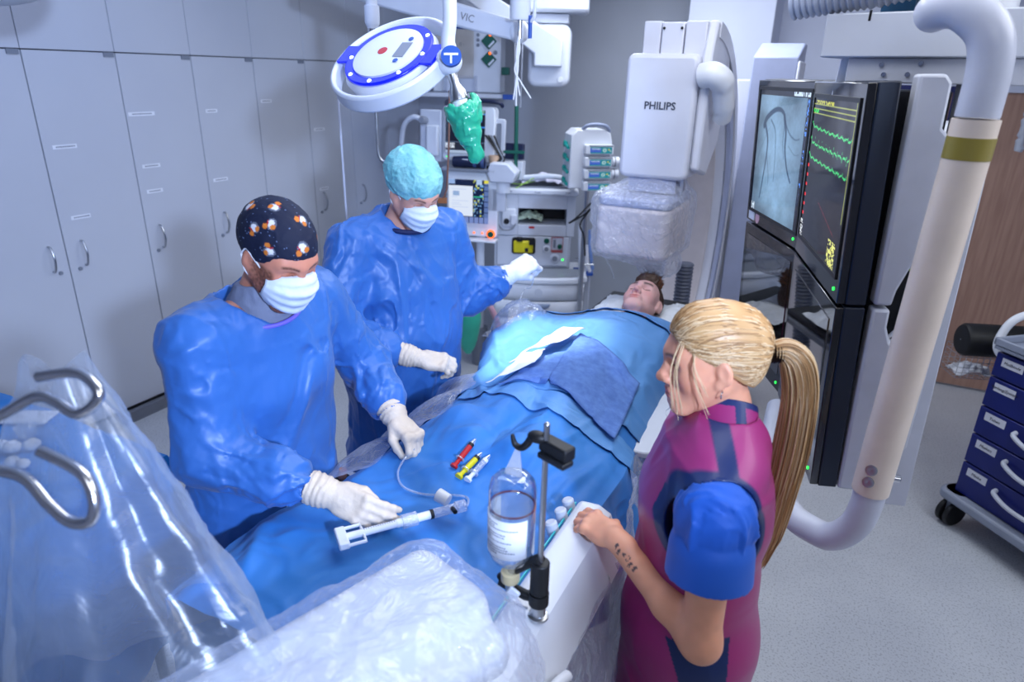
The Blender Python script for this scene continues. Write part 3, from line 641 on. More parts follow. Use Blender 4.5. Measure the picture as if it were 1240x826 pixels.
glove('glove',p1,wR1,(.175,.012,-.040),(-.10,-.80,.62),-1,cR1,M_glove,curl=(.35,.55,.35),percurl=[(.32,.45,.3),(.36,.48,.3),(.40,.5,.3),(.45,.52,.3)],thumb=((-.25,.0),(-.30,-.25)),spread=.05)
_g,tips1=glove('glove',p1,wL1,(.12,-.045,-.030),(.25,.15,1),1,cL1,M_glove,percurl=[(.75,1.0,.5),(.95,1.1,.7),(1.05,1.15,.7),(1.1,1.15,.7)],thumb=((.0,.2),(-.12,-.5)),spread=.04)
face_mask(p1,F1,M_mask)
# patterned cap: dark blue cloth with little floating figures of white and orange
S=SDF((-1.46,1.08,1.58),(-1.10,1.42,1.84),.0026); S.ell(F1.p(0,-.014,.040),[.0865*1.02,.1075*1.02,.096*1.02],.02,F1.n); S.ell(F1.p(0,-.05,.045),[.080,.075,.080],.03,F1.n)
S.plane(F1.p(0,.095,.034),F1.d(0,.36,-1)); S.wrinkle(lambda P:-.0016*creases(P*26,12),.02)
S.cone(F1.p(.012,-.124,.012),F1.p(.03,-.140,-.005),.008,.006,.006); S.cone(F1.p(-.012,-.124,.012),F1.p(-.02,-.142,.0),.008,.006,.006)
MOT=[]
for az,el,rot in ((48,8,.3),(2,22,2.2),(88,30,3.0),(-20,58,.8),(60,48,2.0),(140,36,-1),(-52,16,.5),(100,72,.4),(-95,40,1.),(175,18,0),(-140,28,.7)):
    MOT.append((math.radians(az),math.radians(el),rot))
def cap_tone(V):
    L=F1.inv(V)-np.array([0,-.014,.040]); d=L/np.linalg.norm(L,axis=1,keepdims=True); c=np.tile(np.array(lin((14,24,52))),(len(V),1)); st=vnoise(V*330,6); c[st>.86]=lin((120,140,180))
    for az,el,rot in MOT:
        m=np.array([math.sin(az)*math.cos(el),math.cos(az)*math.cos(el),math.sin(el)]); u=np.cross([0,0,1],m); u/=np.linalg.norm(u); v=np.cross(m,u); x=d@u*.1; y=d@v*.1; fr=(d@m)>.5
        cr,sr=math.cos(rot),math.sin(rot); X=x*cr+y*sr; Y=-x*sr+y*cr
        q=fr&((X/.016)**2+(Y/.013)**2<1); c[q]=lin((92,100,116)); q=fr&((X/.012)**2+((Y-.001)/.0085)**2<1); c[q]=lin((222,222,226))
        q=fr&(((X+.009)/.0065)**2+((Y+.003)/.007)**2<1); c[q]=lin((206,118,40)); q=fr&(((X+.004)/.008)**2+((Y-.017)/.0065)**2<1); c[q]=lin((214,122,44)); q=fr&(((X-.005)/.0022)**2+((Y-.018)/.002)**2<1); c[q]=lin((60,30,20)); q=fr&(((X-.004)/.0075)**2+((Y-.0105)/.0022)**2<1); c[q]=lin((170,36,40))
    return c
put('surgical_cap',S,mat('patterned_cap_cloth',(14,24,52),.75,attr='tone'),p1,colour=cap_tone)
# ---------------------------------------------------------------- right surgeon
p2=thing('person','person in blue gown and pale green bouffant cap raising a gloved fist','person',(-1.58,2.15,0))
F2=Fr((-1.50,2.15,1.670),rotm(-24,26,0),1.02)
R2=rotm(-22); l2=Vector((math.sin(math.radians(22)),math.cos(math.radians(22)),0)); c2=Vector((-1.585,2.165,0))
def T2(side,fw,z): f=Vector((l2.y,-l2.x,0)); p=c2+l2*side+f*fw; return Vector((p.x,p.y,z))
sh2=[T2(-.22,0,1.475),T2(.22,0,1.475)]; nk2=T2(0,0,1.52); hp2=T2(0,-.03,.98)
wR2=Vector((-1.345,1.935,1.090)); eR2=Vector((-1.655,1.80,1.175)); wL2=Vector((-1.275,2.555,1.285)); eL2=Vector((-1.44,2.44,1.185))
stand_body(p2,F2,nk2,sh2,hp2,[[(sh2[0],.048),(eR2,.040),(wR2,.026)],[(sh2[1],.048),(eL2,.040),(wL2,.026)]],head_tone(F2,(222,166,146),brow=(90,64,48),cheek=(216,140,124)))
cR2=cuffs(eR2,wR2,.27); cL2=cuffs(eL2,wL2,.25)
gown(p2,M_gown,None,[(T2(0,0,1.52),.11,.085),(T2(0,0,1.46),.225,.125),(T2(0,.01,1.30),.235,.165),(T2(0,.015,1.10),.235,.185),(T2(0,0,.92),.25,.185),(T2(0,-.02,.30),.29,.22)],l2,
 [[(nk2,.085),(sh2[0],.084)],[(nk2,.085),(sh2[1],.084)],[(sh2[0],.092),(eR2,.085),(cuffs(eR2,wR2,.45),.070),(cuffs(eR2,wR2,.22),.037)],[(sh2[1],.09),(eL2,.082),(cuffs(eL2,wL2,.45),.074),(cuffs(eL2,wL2,.19),.040)]],(T2(0,.03,1.54),(.1,0,1),.085),seed=40)
b=MB(); b.tube([T2(.10*math.sin(a),.03+.10*math.cos(a),1.547-.02*math.cos(a)) for a in [2*PI*i/40 for i in range(41)]],.010,8); b.build('neck_binding',M_navyc,p2)
glove('glove',p2,wR2,(.12,.085,-.03),(.25,-.45,1),-1,cR2,M_glove,percurl=[(.45,.75,.5),(.55,.9,.6),(.62,.95,.6),(.7,1.0,.6)],thumb=((-.05,.2),(-.1,-.3)),spread=.05)
gL,tipsL=glove('glove',p2,wL2,(.075,.10,.055),(.30,-.62,.72),1,cL2,M_glovew,k=1.12,percurl=[(1.0,1.25,.7),(1.2,1.35,.8),(1.3,1.4,.8),(1.35,1.4,.8)],thumb=((-.15,.35),(-.5,-.45)),spread=.03)
face_mask(p2,F2,M_mask)
S=SDF((-1.72,1.94,1.60),(-1.30,2.36,1.88),.0035); S.ell(F2.p(0,-.018,.052),[.100,.118,.102],.02,F2.n); S.ell(F2.p(0,-.06,.06),[.095,.085,.090],.03,F2.n)
def boufw(P):
    L=F2.inv(P); band=np.abs(L[:,2]-(.046+.10*L[:,1]-.05)); return -.0042*creases(P*24,17)-.0035*np.exp(-(np.abs(L[:,2]-.028+.25*L[:,1])/.0035)**2)+.004*np.exp(-(np.abs(L[:,2]-.018+.25*L[:,1])/.006)**2)
S.plane(F2.p(0,.095,.026),F2.d(0,.22,-1)); S.wrinkle(boufw,.025)
m=mat('pale_green_bouffant_cloth',(150,214,216),.7,col2=(120,192,198),nscale=22,bump=.4,bscale=90)
put('bouffant_cap',S,m,p2)
# ---------------------------------------------------------------- assistant with the long ponytail
p3=thing('person','person with a long blonde ponytail in a magenta lead apron, hand on the table','person',(-.17,1.36,0))
F3=Fr((-.205,1.400,1.535),rotm(203,7,0),1.0)
f3=Vector((-.906,-.42,0)); l3=Vector((.42,-.906,0)); c3=Vector((-.175,1.37,0))
def T3(side,fw,z): p=c3+l3*side+f3*fw; return Vector((p.x,p.y,z))
M_hairs=[mat('blonde_hair',(206,164,112),.42,col2=(186,142,92),nscale=8),mat('light_blonde_hair',(230,200,156),.4),mat('dark_blonde_hair',(158,118,76),.45)]
nk3=T3(0,-.02,1.375); sL3=T3(.165,.025,1.285); sR3=T3(-.165,-.02,1.325); hp3=T3(0,-.01,.86)
eL3=Vector((-.112,1.165,.985)); wL3=Vector((-.345,1.262,1.100)); eR3=T3(-.22,-.03,1.05); wR3=T3(-.20,.02,.86)
z=np.concatenate([np.arange(0,.93,.012),np.arange(.93,1.15,.0028),np.arange(1.15,1.38,.007),np.arange(1.38,1.69,.003)])
x=np.concatenate([np.arange(-.58,-.02,.0029),np.arange(-.02,.12,.01)]); y=np.concatenate([np.arange(1.08,1.53,.0029),np.arange(1.53,1.72,.01)])
S=SDF((0,0,0),(1,1,1),.0029,zs=z,xs=x,ys=y)
S.loft([(nk3-Vector((0,0,.03)),.085,.07),(T3(0,0,1.25),.14,.09),(T3(0,0,1.05),.12,.085),(hp3,.15,.11)],l3,.05)
for s_ in (sL3,sR3): S.cone(tuple(nk3-Vector((0,0,.03))),tuple(s_),.05,.046,.04)
S.cone(tuple(sL3),tuple(eL3),.047,.040,.02); S.cone(tuple(eL3),tuple(eL3*.65+wL3*.35),.0395,.038,.03); S.cone(tuple(eL3*.65+wL3*.35),tuple(wL3),.037,.0255,.02)
S.cone(tuple(sR3),tuple(eR3),.047,.040,.02); S.cone(tuple(eR3),tuple(wR3),.038,.026,.02)
for sg in (-1,1):
    k=hp3+l3*.08*sg; S.cone(tuple(k),(k.x,k.y,.48),.085,.055,.03); S.cone((k.x,k.y,.48),(k.x,k.y,.08),.055,.036,.02); S.cone((k.x,k.y,.045),tuple(k+f3*.14-Vector((0,0,k.z-.03))),.036,.03,.02)
S.cone(tuple(nk3-Vector((0,0,.05))),F3.p(0,-.03,-.11),.05,.046,.03); head(S,F3,female=True)
tips3=hand(S,tuple(wL3),(-.15,.075,-.012),(.12,-.42,1),1,percurl=[(.30,.50,.35),(.36,.58,.42),(.42,.66,.48),(.50,.75,.5)],thumb=((.1,.25),(-.1,-.35)),spread=.05,k=.94)
TS=-1.
def tat(L,c,V):
    ee=np.array(eL3); dd=np.array(wL3-eL3); LL=np.linalg.norm(dd); dd=dd/LL; vw=np.array([.18,-.76,.62]); sd=np.cross(dd,vw); sd/=np.linalg.norm(sd); up_=np.cross(sd,dd)
    q=V-ee; t=q@dd; sv=q@sd; uv=q@up_
    for k_ in range(6):
        tk=LL*(.70+.045*k_); k=(np.abs(t-tk)<.0036)&(np.abs(sv*TS-.010-.003*math.sin(k_*2))<.0065)&(uv>.004)&(vnoise(V*330,k_)>-.35); c[k]=np.array(lin((92,76,76)))
    return c
put('body',S,M_skin,p3,smooth=1,colour=head_tone(F3,(232,164,130),lips=(196,106,98),brow=(120,84,50),cheek=(214,126,100),extra=tat))
# hair drawn back to the tie
TIE=(0,-.120,.006)
S=SDF(np.array(F3.c)-.16,np.array(F3.c)+.17,.003); S.ell(F3.p(0,-.013,.042),[.083*.97,.104*.97,.092*.97],.02,F3.n); S.ell(F3.p(0,-.072,.030),[.055,.044,.055],.04,F3.n); S.ell(F3.p(0,.026,.062),[.068,.056,.058],.03,F3.n)
S.ell(F3.p(0,-.055,-.025),[.060,.050,.055],.03,F3.n); HFULL=SDF((0,0,0),(.01,.01,.01),.01); HFULL.ax=S.ax; HFULL.D=S.D.copy(); S.plane(F3.p(0,.088,.066),F3.d(0,.60,-.80))
for sx in (-1,1): S.ell(F3.p(sx*.085,.004,-.004),[.02,.026,.030],.008,F3.n,True)
hr=put('hair',S,M_hairs[0],p3,smooth=1)
def sdf_at(S,P):
    g=[]
    for a,p in zip(S.ax,P):
        t=(p-a[0])/(a[1]-a[0]); i=min(max(int(t),0),len(a)-2); g.append((i,min(max(t-i,0),1)))
    (i,fx),(j,fy),(k,fz)=g; D=S.D; L=lambda a,b,c:float(D[i+a,j+b,k+c])
    return sum(L(a,b,c)*(fx if a else 1-fx)*(fy if b else 1-fy)*(fz if c else 1-fz) for a in (0,1) for b in (0,1) for c in (0,1))
def ellr(d):
    d=d.normalized(); r=.13
    for _ in range(14):
        v=sdf_at(HFULL,F3.p(*(O+d*r))); r-=min(v,.03)*.9
    return d*r
rng=random.Random(5); O=Vector((0,-.013,.042)); tie=Vector(TIE)
HB=[MB(),MB(),MB()]
for i in range(620):
    az=rng.uniform(-2.95,2.95); 
    st=Vector((math.sin(az)*.083,math.cos(az)*.104-.013,0)); st.z=max(.066+.75*(st.y-.088),-.065)+rng.uniform(.0,.012); 
    d0=(st-O); d1=(tie-O); n=11; path=[]
    up=rng.uniform(0,.35) if abs(az)<1.2 else rng.uniform(0,.1)
    for j in range(n):
        t=j/(n-1); d=d0.normalized()*(1-t)+d1.normalized()*t+Vector((0,0,up*math.sin(PI*t))); q=O+ellr(d)*(1.006+.012*rng.random()*math.sin(PI*t)); 
        if j==n-1: q=tie+Vector((rng.uniform(-.012,.012),0,rng.uniform(-.014,.014)))
        path.append(F3.p(*q))
    HB[rng.choice((0,0,1,1,2))].tube(path,[.0012*(1-.2*abs(2*j/(n-1)-1)) for j in range(n)],4,cap=False,m=0)
for i,b in enumerate(HB): b.build('combed_strands',M_hairs[i],hr,angle=180)['kind']='stuff'
# loose face-framing wisps
b=MB()
for q,(x0,y0,z0,x1,y1,z1) in enumerate(((.052,.072,.062,.068,.088,-.10),(.056,.070,.060,.074,.080,-.085),(.066,.052,.045,.084,.026,-.095),(-.05,.075,.062,-.068,.085,-.09),(.066,.050,.044,.088,.030,-.04),(.050,.076,.066,.066,.096,-.08))):
    for k in range(5):
        r_=random.Random(q*10+k); e=lambda s:r_.uniform(-s,s)
        b.tube(spline([F3.p(-x0+e(.003),y0+e(.003),z0),F3.p(-(x0*.55+x1*.45)-.010+e(.002),(y0+y1)/2+.014+e(.002),(z0+z1)/2+.015),F3.p(-x1+e(.004),y1+e(.003),z1+e(.012))],6),.0005,4)
b.build('loose_wisps',M_hairs[1],hr)['kind']='stuff'
# ponytail
T=Vector(F3.p(*TIE)); back=Vector(F3.d(0,-1,0)); sp=[T,T+back*.03+Vector((0,0,.004)),T+back*.062+Vector((0,0,-.030)),T+back*.082+Vector((0,0,-.11)),T+back*.086+Vector((.0,.0,-.23)),T+back*.080+Vector((0,0,-.36)),T+back*.070+Vector((0,0,-.48)),T+back*.058+Vector((0,0,-.585))]
sp=spline(sp,5); wid=np.interp(np.linspace(0,1,len(sp)),[0,.08,.3,.6,.85,1],[.013,.020,.036,.040,.034,.013]); sx=Vector(F3.d(1,0,0)); PB=[MB(),MB(),MB()]
core=MB(); core.tube(sp,[w*.85 for w in wid],14); pt=core.build('ponytail',M_hairs[0],hr)
for i in range(520):
    a=rng.uniform(0,2*PI); r_=math.sqrt(rng.uniform(.5,1.05)); cut=rng.uniform(.8,1.); wob=rng.uniform(-.004,.004); path=[]; K=int(len(sp)*cut)
    for j in range(K):
        tj=(sp[min(j+1,len(sp)-1)]-sp[max(j-1,0)]).normalized(); nn=tj.cross(sx).normalized(); w=wid[j]
        path.append(sp[j]+(sx*math.cos(a)*w*.9+nn*math.sin(a)*w)*r_+sx*wob*math.sin(j*.4))
    PB[rng.choice((0,0,1,1,2))].tube(path,[.0011]*(K-1)+[.0003],4,cap=False)
for i,b in enumerate(PB): b.build('ponytail_strands',M_hairs[i],hr,angle=180)['kind']='stuff'
b=MB(); d=(sp[3]-sp[0]).normalized()
for k in range(5): b.lathe(T+back*(.002+.0055*k),back,[(.012,-.0035),(.0245+.001*(k%2),0),(.012,.0035)],24)
b.build('hair_tie',mat('dark_brown_elastic',(40,24,24),.8),hr)
b=MB(); e=Vector(F3.p(-.083,-.002,-.042)); b.tube([e+Vector((.0,math.cos(a)*.008,math.sin(a)*.009-.006)) for a in [2*PI*i/20 for i in range(19)]],.0011,6); b.build('earring',M_chrome,p3)
# lead apron: magenta vinyl bound in navy, coloured by where the binding runs
M_apron=mat('lead_apron_vinyl',(176,30,116),.38,attr='tone',coat=.1)
S=SDF((-.46,1.08,.50),(.12,1.68,1.46),.0038)
S.loft([(nk3+Vector((0,0,-.02)),.085,.080),(T3(0,-.01,1.325),.175,.105),(T3(0,0,1.20),.185,.135),(T3(0,.0,1.02),.170,.132),(T3(0,-.005,.86),.195,.150),(T3(0,-.01,.5),.215,.17)],l3,.05)
S.cone(tuple(nk3+Vector((0,0,-.03))),tuple(sL3+Vector((0,0,.012))),.075,.068,.04); S.cone(tuple(nk3+Vector((0,0,-.03))),tuple(sR3+Vector((0,0,.012))),.075,.068,.04)
S.wrinkle(lambda P:-.005*creases(P*np.array([5,5,3.5]),61),.03)
out=[]
for s_,e_ in ((sL3,eL3),(sR3,eR3)):
    d=Vector((l3 if s_ is sL3 else -l3)); a=s_+d*.005-Vector((0,0,.055)); S.cone(tuple(a-d*.025),tuple(a+d*.2),.092,.115,.006,True); S.cone(tuple(a-d*.025+Vector((0,0,.06))),tuple(a+d*.2+Vector((0,0,.06))),.070,.10,.006,True); out.append((np.array(a),np.array(d)))
S.cone(tuple(nk3-Vector((0,0,.05))),tuple(nk3+Vector((0,0,.2))),.060,.066,.005,True)
def apron_tone(V):
    c=np.tile(np.array(lin((160,46,112))),(len(V),1)); nv=np.array(lin((18,40,92)))
    for a,d in out:
        q=V-a; t=q@d; rr=np.sqrt(np.maximum((q*q).sum(1)-t*t,0)); r2=np.sqrt(np.maximum(((q-np.array([0,0,.06]))**2).sum(1)-(q@d)**2,0)); e=np.minimum(rr-.110,r2-.087); w=np.clip(.5-e/.004,0,1)*(t>-.09); c=c*(1-w[:,None])+nv*w[:,None]
    q=V-np.array(c3); s=q@np.array(l3); f=q@np.array(f3); z=V[:,2]
    w=np.clip(.5-(np.abs(f-.012)-.020)/.004,0,1)*(s>.0)*(z>1.26); c=c*(1-w[:,None])+nv*w[:,None]        # shoulder strap
    k=(s>.05)&(z<.955-.25*(f-.01))&(z>.80)&(f<.075+.35*(z-.9))&(f>-.045); c[k]=nv                         # overlap at the hip
    return c
put('lead_apron',S,M_apron,p3,smooth=1,colour=apron_tone)
# collar
S=SDF(np.array(nk3)-.13,np.array(nk3)+.14,.0025); cdir=(Vector(F3.p(0,-.03,-.11))-nk3).normalized(); S.cone(tuple(nk3-cdir*.03),tuple(nk3+cdir*.062),.078,.068,.01); S.cone(tuple(nk3-cdir*.06),tuple(nk3+cdir*.10),.067,.060,.004,True); S.plane(tuple(nk3+cdir*.064),tuple(cdir)); S.plane(tuple(nk3-cdir*.035),tuple(-cdir))
def collar_tone(V):
    c=np.tile(np.array(lin((156,44,108))),(len(V),1)); q=V-np.array(nk3); t=q@np.array(cdir); s=q@np.array(l3); f=q@np.array(f3); nv=np.array(lin((18,40,92)))
    c[t>.049]=nv; c[t<-.02]=nv; k=(s>0)&(np.abs(f+.018)<.012); c[k]=nv; k=(s>0)&(f<-.018)&(np.abs(t+.008-.2*f)<.007); c[k]=nv; return c
put('thyroid_collar',S,M_apron,p3,smooth=1,colour=collar_tone)
b=MB(); o=T3(.118,.048,1.362); b.box(o,(.014,.05,.004),rot=Matrix((f3,l3*.93-Vector((0,0,.36)),(f3.cross(l3*.93-Vector((0,0,.36))))) ).transposed()); b.build('name_tag',mat('white_tag',(222,222,226),.6),p3)
# rolled scrub sleeve
M_royal=fabric('royal_scrub_cloth',(22,92,196),.6,9,.25,.015)
S=SDF((-.34,.98,.95),(.10,1.36,1.42),.0042); m1=sL3*.52+eL3*.48
S.cone(tuple(sL3),tuple(m1),.076,.074,.02); S.ell(tuple(sL3+Vector((0,0,-.01))),(.078,.078,.075),.03); up=(sL3-eL3).normalized(); S.wrinkle(lambda P:-.007*folds(P*np.array([11,11,7]),71),.02); S.cone(tuple(m1+up*.058),tuple(m1-up*.005),.087,.090,.0012); S.plane(tuple(m1),tuple(-up)); S.cone(tuple(m1-up*.1),tuple(m1+up*.05),.066,.064,.002,True)
put('scrub_sleeve',S,M_royal,p3,smooth=1)
S=SDF(np.array(T3(-.2,0,1.2))-.17,np.array(T3(-.2,0,1.2))+.19,.006); S.cone(tuple(sR3),tuple(sR3*.45+eR3*.55),.074,.07,.02); put('scrub_sleeve',S,M_royal,p3)
S=SDF((-.44,1.12,.08),(.08,1.62,.9),.009)
for sg in (-1,1):
    k=hp3+l3*.085*sg; S.cone(tuple(k),(k.x,k.y,.12),.11,.085,.02)
S.plane((0,0,.10),(0,0,-1)); put('scrub_trousers',S,mat('magenta_cloth',(150,30,100),.6),p3)
# ---------------------------------------------------------------- patient
p4=thing('person','person with brown hair lying on the table, only the face out of the drape','person',(-.80,2.2,1.0))
u4=Vector((.02,.93,.36)).normalized(); f4=Vector((.04,-.36,.93)); f4=(f4-u4*f4.dot(u4)).normalized(); r4=f4.cross(u4)
q=Matrix.Rotation(math.radians(-8),3,u4); f4=q@f4; r4=q@r4
F4=Fr((-.795,2.985,1.098),Matrix((r4,f4,u4)).transposed(),1.07)
y=np.concatenate([np.arange(1.4,2.85,.014),np.arange(2.85,3.24,.0026)]); x=np.concatenate([np.arange(-1.1,-.92,.012),np.arange(-.92,-.66,.0026),np.arange(-.64,-.50,.012)]); z=np.concatenate([np.arange(.99,1.06,.008),np.arange(1.06,1.32,.0026)])
S=SDF((0,0,0),(1,1,1),.0032,zs=z,xs=x,ys=y)
S.loft([((-.79,2.84,1.045),.11,.045),((-.79,2.76,1.055),.19,.050),((-.80,2.5,1.068),.16,.068),((-.80,2.2,1.068),.165,.066)],(1,0,0),.04)
for sg in (-1,1):
    S.cone((-.80+.085*sg,2.2,1.06),(-.80+.09*sg,1.88,1.045),.055,.042,.03); S.cone((-.80+.09*sg,1.88,1.045),(-.80+.09*sg,1.62,1.030),.040,.026,.02); S.cone((-.80+.09*sg,1.62,1.03),(-.80+.10*sg,1.56,1.05),.024,.02,.02)
    S.cone((-.79+.16*sg,2.76,1.05),(-.80+.21*sg,2.5,1.04),.042,.04,.03); S.cone((-.80+.21*sg,2.5,1.05),(-.80+.19*sg,2.25,1.05),.04,.03,.02)
S.cone((-.79,2.82,1.045),F4.p(0,-.03,-.12),.058,.054,.03); head(S,F4,slim=.86)
put('body',S,M_skin,p4,smooth=1,colour=head_tone(F4,(222,176,172),bt=2.1,lips=(212,140,134),brow=(44,32,28),cheek=(222,146,140)))
M_bhair=mat('brown_hair',(74,50,38),.5,col2=(56,38,30),nscale=30); M_ghair=mat('ginger_brown_hair',(128,74,40),.5)
S=SDF(np.array(F4.c)-.16,np.array(F4.c)+.19,.0032); S.ell(F4.p(0,-.016,.042),[.083,.101,.092],.02,F4.n); S.plane(F4.p(0,.088,.060),F4.d(0,.72,-.70)); S.ell(F4.p(0,.058,.100),[.058,.038,.030],.03,F4.n)
for sx in (-1,1): S.ell(F4.p(sx*.09,.0,-.004),[.018,.030,.030],.004,F4.n,True)
S.wrinkle(lambda P:-.004*creases(P*45,91),.02); h4=put('hair',S,M_bhair,p4,smooth=0)
B4=[MB(),MB()]
for i in range(420):
    az=rng.uniform(-1.1,1.1); st=Vector((.062*math.sin(az),.050*math.cos(az)+.012+rng.uniform(-.03,.015),.098+rng.uniform(-.012,.02)-.014*abs(az))); l_=rng.uniform(.028,.060)*(1-.3*abs(az)); dx=rng.uniform(-.25,.25)+az*.25-.15
    pth=[F4.p(*(st+Vector((dx*l_*t*.7,.55*l_*t-.45*l_*t*t,l_*t*.95)))) for t in (0,.35,.7,1)]; B4[rng.choice((0,1))].tube(pth,[.0016,.0016,.0012,.0004],4,cap=False)
B4[0].build('hair_quiff',M_ghair,h4,angle=180)['kind']='stuff'; B4[1].build('hair_quiff',M_bhair,h4,angle=180)['kind']='stuff'
pl=thing('pillow','white plastic covered pillow under the head of the patient','pillow',(-.80,3.12,1.0))
def pil(u,v):
    a,b=2*u-1,2*v-1; h=.05*(1-abs(a)**3.2)*(1-abs(b)**3)+.012*abs(a*b); dip=.045*math.exp(-(a/.34)**2); return Vector((-.80+a*.24,3.10+b*.15,1.0+h-dip*(1-abs(b)**2)+.02))
cloth('cushion',pil,60,40,mat('white_pillow_cover',(226,232,240),.35,coat=.2),.010,14,95,pl)
# ================================================================ EQUIPMENT AT THE BACK
M_blueled=mat('blue_led_glass',(8,18,120),.25,emit=(10,30,255),estr=.8)
M_led=mat('blue_white_led',(200,215,255),.3,emit=(170,190,255),estr=6)
M_cobalt=mat('cobalt_paint',(40,84,170),.4)
M_green=mat('dark_green_plastic',(8,88,72),.4)
M_teal=mat('teal_plastic',(20,150,140),.4)
M_orange=mat('orange_lamp',(255,110,30),.4,emit=(255,110,30),estr=2.)
M_greenled=mat('green_lamp',(40,255,80),.4,emit=(40,255,80),estr=3.)
M_red=mat('red_plastic',(190,34,40),.4)
M_yellow=mat('yellow_plastic',(214,200,24),.4)
M_beige=mat('beige_panel',(206,202,198),.5)
M_ivory=mat('ivory_panel',(226,222,220),.45)
M_black=mat('black_rubber',(16,17,20),.5)
M_navyp=mat('navy_plastic',(20,30,62),.45)
M_clear=plastic_film('clear_acrylic',base=.035,edge=.5,rough=.03,bump=.0)
M_tube=plastic_film('clear_tubing',tint=(230,236,246),base=.40,edge=.9,rough=.08,bump=.0)
M_glass=mat('black_screen_glass',(14,15,18),.03,spec=1.,ior=2.3,coat=.6)
def screen(name, par, w, h, y, cx, cz, fn, nu=64, nv=64, strength=1.0, mname='lit_screen'):
    """a lit display drawn as coloured cells; fn(u,v)->sRGB, v upwards"""
    key='%s_%.2f'%(mname,strength)
    if key not in MATS:
        m=bpy.data.materials.new(mname); m.use_nodes=True; nt=m.node_tree; b=nt.nodes['Principled BSDF']; a=nt.nodes.new('ShaderNodeAttribute'); a.attribute_name='tone'
        b.inputs['Base Color'].default_value=(.01,.01,.012,1); b.inputs['Roughness'].default_value=.08; nt.links.new(a.outputs['Color'],b.inputs['Emission Color']); b.inputs['Emission Strength'].default_value=strength; MATS[key]=m
    b=MB().grid(lambda u,v:(cx-w/2+w*u,y,cz-h/2+h*v),nu,nv); o=b.build(name,MATS[key],par,smooth=False)
    U,V=np.meshgrid((np.arange(nu)+.5)/nu,(np.arange(nv)+.5)/nv,indexing='ij'); c=fn(U,V)/255.; c=np.where(c<=.04045,c/12.92,((c+.055)/1.055)**2.4).reshape(-1,3)
    a=o.data.color_attributes.new('tone','FLOAT_COLOR','CORNER'); a.data.foreach_set('color',np.repeat(np.concatenate([c,np.ones((len(c),1))],1),4,axis=0).astype(np.float32).ravel()); return o
def paint(c,mask,col): c[mask]=col
# ---------------------------------------------------------------- anaesthesia machine
A=thing('anesthesia_machine','grey anaesthesia workstation with drawers and a yellow vaporizer by the back wall','machine',(-2.05,4.45,0),math.radians(25),local=True)
b=MB(); b.bb((-.29,.02,.74),(.28,.46,1.0)); b.bb((-.27,.0,.76),(.265,.03,.985)); b.build('body',M_white2,A,bevel=.008)
b=MB()
b.bb((-.30,.0,.99),(-.118,.44,1.29)); b.bb((.238,.0,.99),(.30,.44,1.29)); b.bb((-.118,.0,1.19),(.238,.44,1.29)); b.bb((-.118,.0,.99),(.238,.44,1.07)); b.bb((-.118,.3,1.07),(.238,.44,1.19))
b.build('upper_cabinet',M_white2,A,bevel=.004)
MB().bb((-.117,.26,1.071),(.237,.299,1.189)).build('cavity_back',M_dark,A,smooth=False)
b=MB().bb((-.315,-.025,1.292),(.315,.46,1.335)); b.build('top_slab',M_white,A,bevel=.012)
MB().bb((-.29,.03,1.336),(.29,.43,1.345)).build('top_mat',M_grey,A)
for u,tx in ((-.21,.10),(.02,.05),(.24,.06)): lettering('Perseus A500' if u<0 else ('Drager' if u<.1 else 'A 500'),.016,mat('label_grey',(120,126,140),.5),(u,-.0262,1.313),(1,0,0),(0,0,1),A)
MB().bb((-.035,-.002,1.045),(.005,.003,1.06)).build('red_label',M_red,A,smooth=False)
# breathing block with its cables
b=MB().bb((-.235,-.03,1.06),(-.135,.0,1.19)); b.build('sensor_block',M_white,A,bevel=.008)
b=MB().bb((-.17,-.06,1.075),(-.125,-.03,1.15)); b.build('sensor_block',M_white2,A,bevel=.006)
MB().cyl((-.20,-.031,1.10),(-.20,-.05,1.10),.02,n=16).build('port',M_black,A)
for z in (1.20,1.155): MB().cyl((-.272,0,z),(-.272,-.02,z),.013,n=14).build('port',M_black,A)
MB().tube(spline([(-.27,-.02,1.155),(-.26,-.06,1.09),(-.22,-.07,1.045),(-.16,-.07,1.05),(-.13,-.06,1.09)],6),.005,8).build('cable',M_grey,A)
# yellow vaporizer in its bay
MB().prism(rrect(.175,.125,.02),(-.07,.001,.915),(1,0,0),(0,0,1),.012).build('vaporizer_bay',M_black,A,smooth=False)
b=MB().bb((-.145,-.035,.865),(.0,-.005,.955)); v=b.build('vaporizer',M_yellow,A,bevel=.01)
MB().cyl((-.10,-.036,.955),(-.10,-.036,.985),.022,n=18).build('dial',M_black,v); MB().bb((-.06,-.038,.875),(-.035,-.034,.905)).build('badge',M_black,v); MB().bb((-.03,-.05,.93),(.01,-.03,.985)).build('lock_lever',M_black,v,bevel=.004)
for u,z,r,m in ((.10,.955,.020,M_green),(.10,.895,.027,M_white),(.165,.825,.033,M_white2)):
    k=MB().lathe((u,-.001,z),(0,-1,0),[(r,0),(r,.01),(r*.85,.014)],24).build('gauge',m,A)
    MB().lathe((u,-.012,z),(0,-1,0),[(r*.6,0),(r*.6,.006)],20).build('gauge_centre',M_grey if m is not M_green else M_green,k)
b=MB(); x0,x1,z0,z1=.135,.222,.870,.985
for a_,c_ in (((x0,z0),(x1,z0+.018)),((x0,z1-.004),(x1,z1)),((x0,z0),(x0+.004,z1)),((x1-.004,z0),(x1,z1))): b.bb((a_[0],-.006,a_[1]),(c_[0],.0,c_[1]))
b.build('red_framed_panel',mat('dull_red_print',(176,84,84),.5),A,smooth=False)
MB().bb((.150,-.006,.905),(.168,.0,.965)).build('flow_tube',M_grey,A); MB().lathe((.198,-.001,.915),(0,-1,0),[(.018,0),(.016,.016)],18).build('flow_knob',M_green,A)
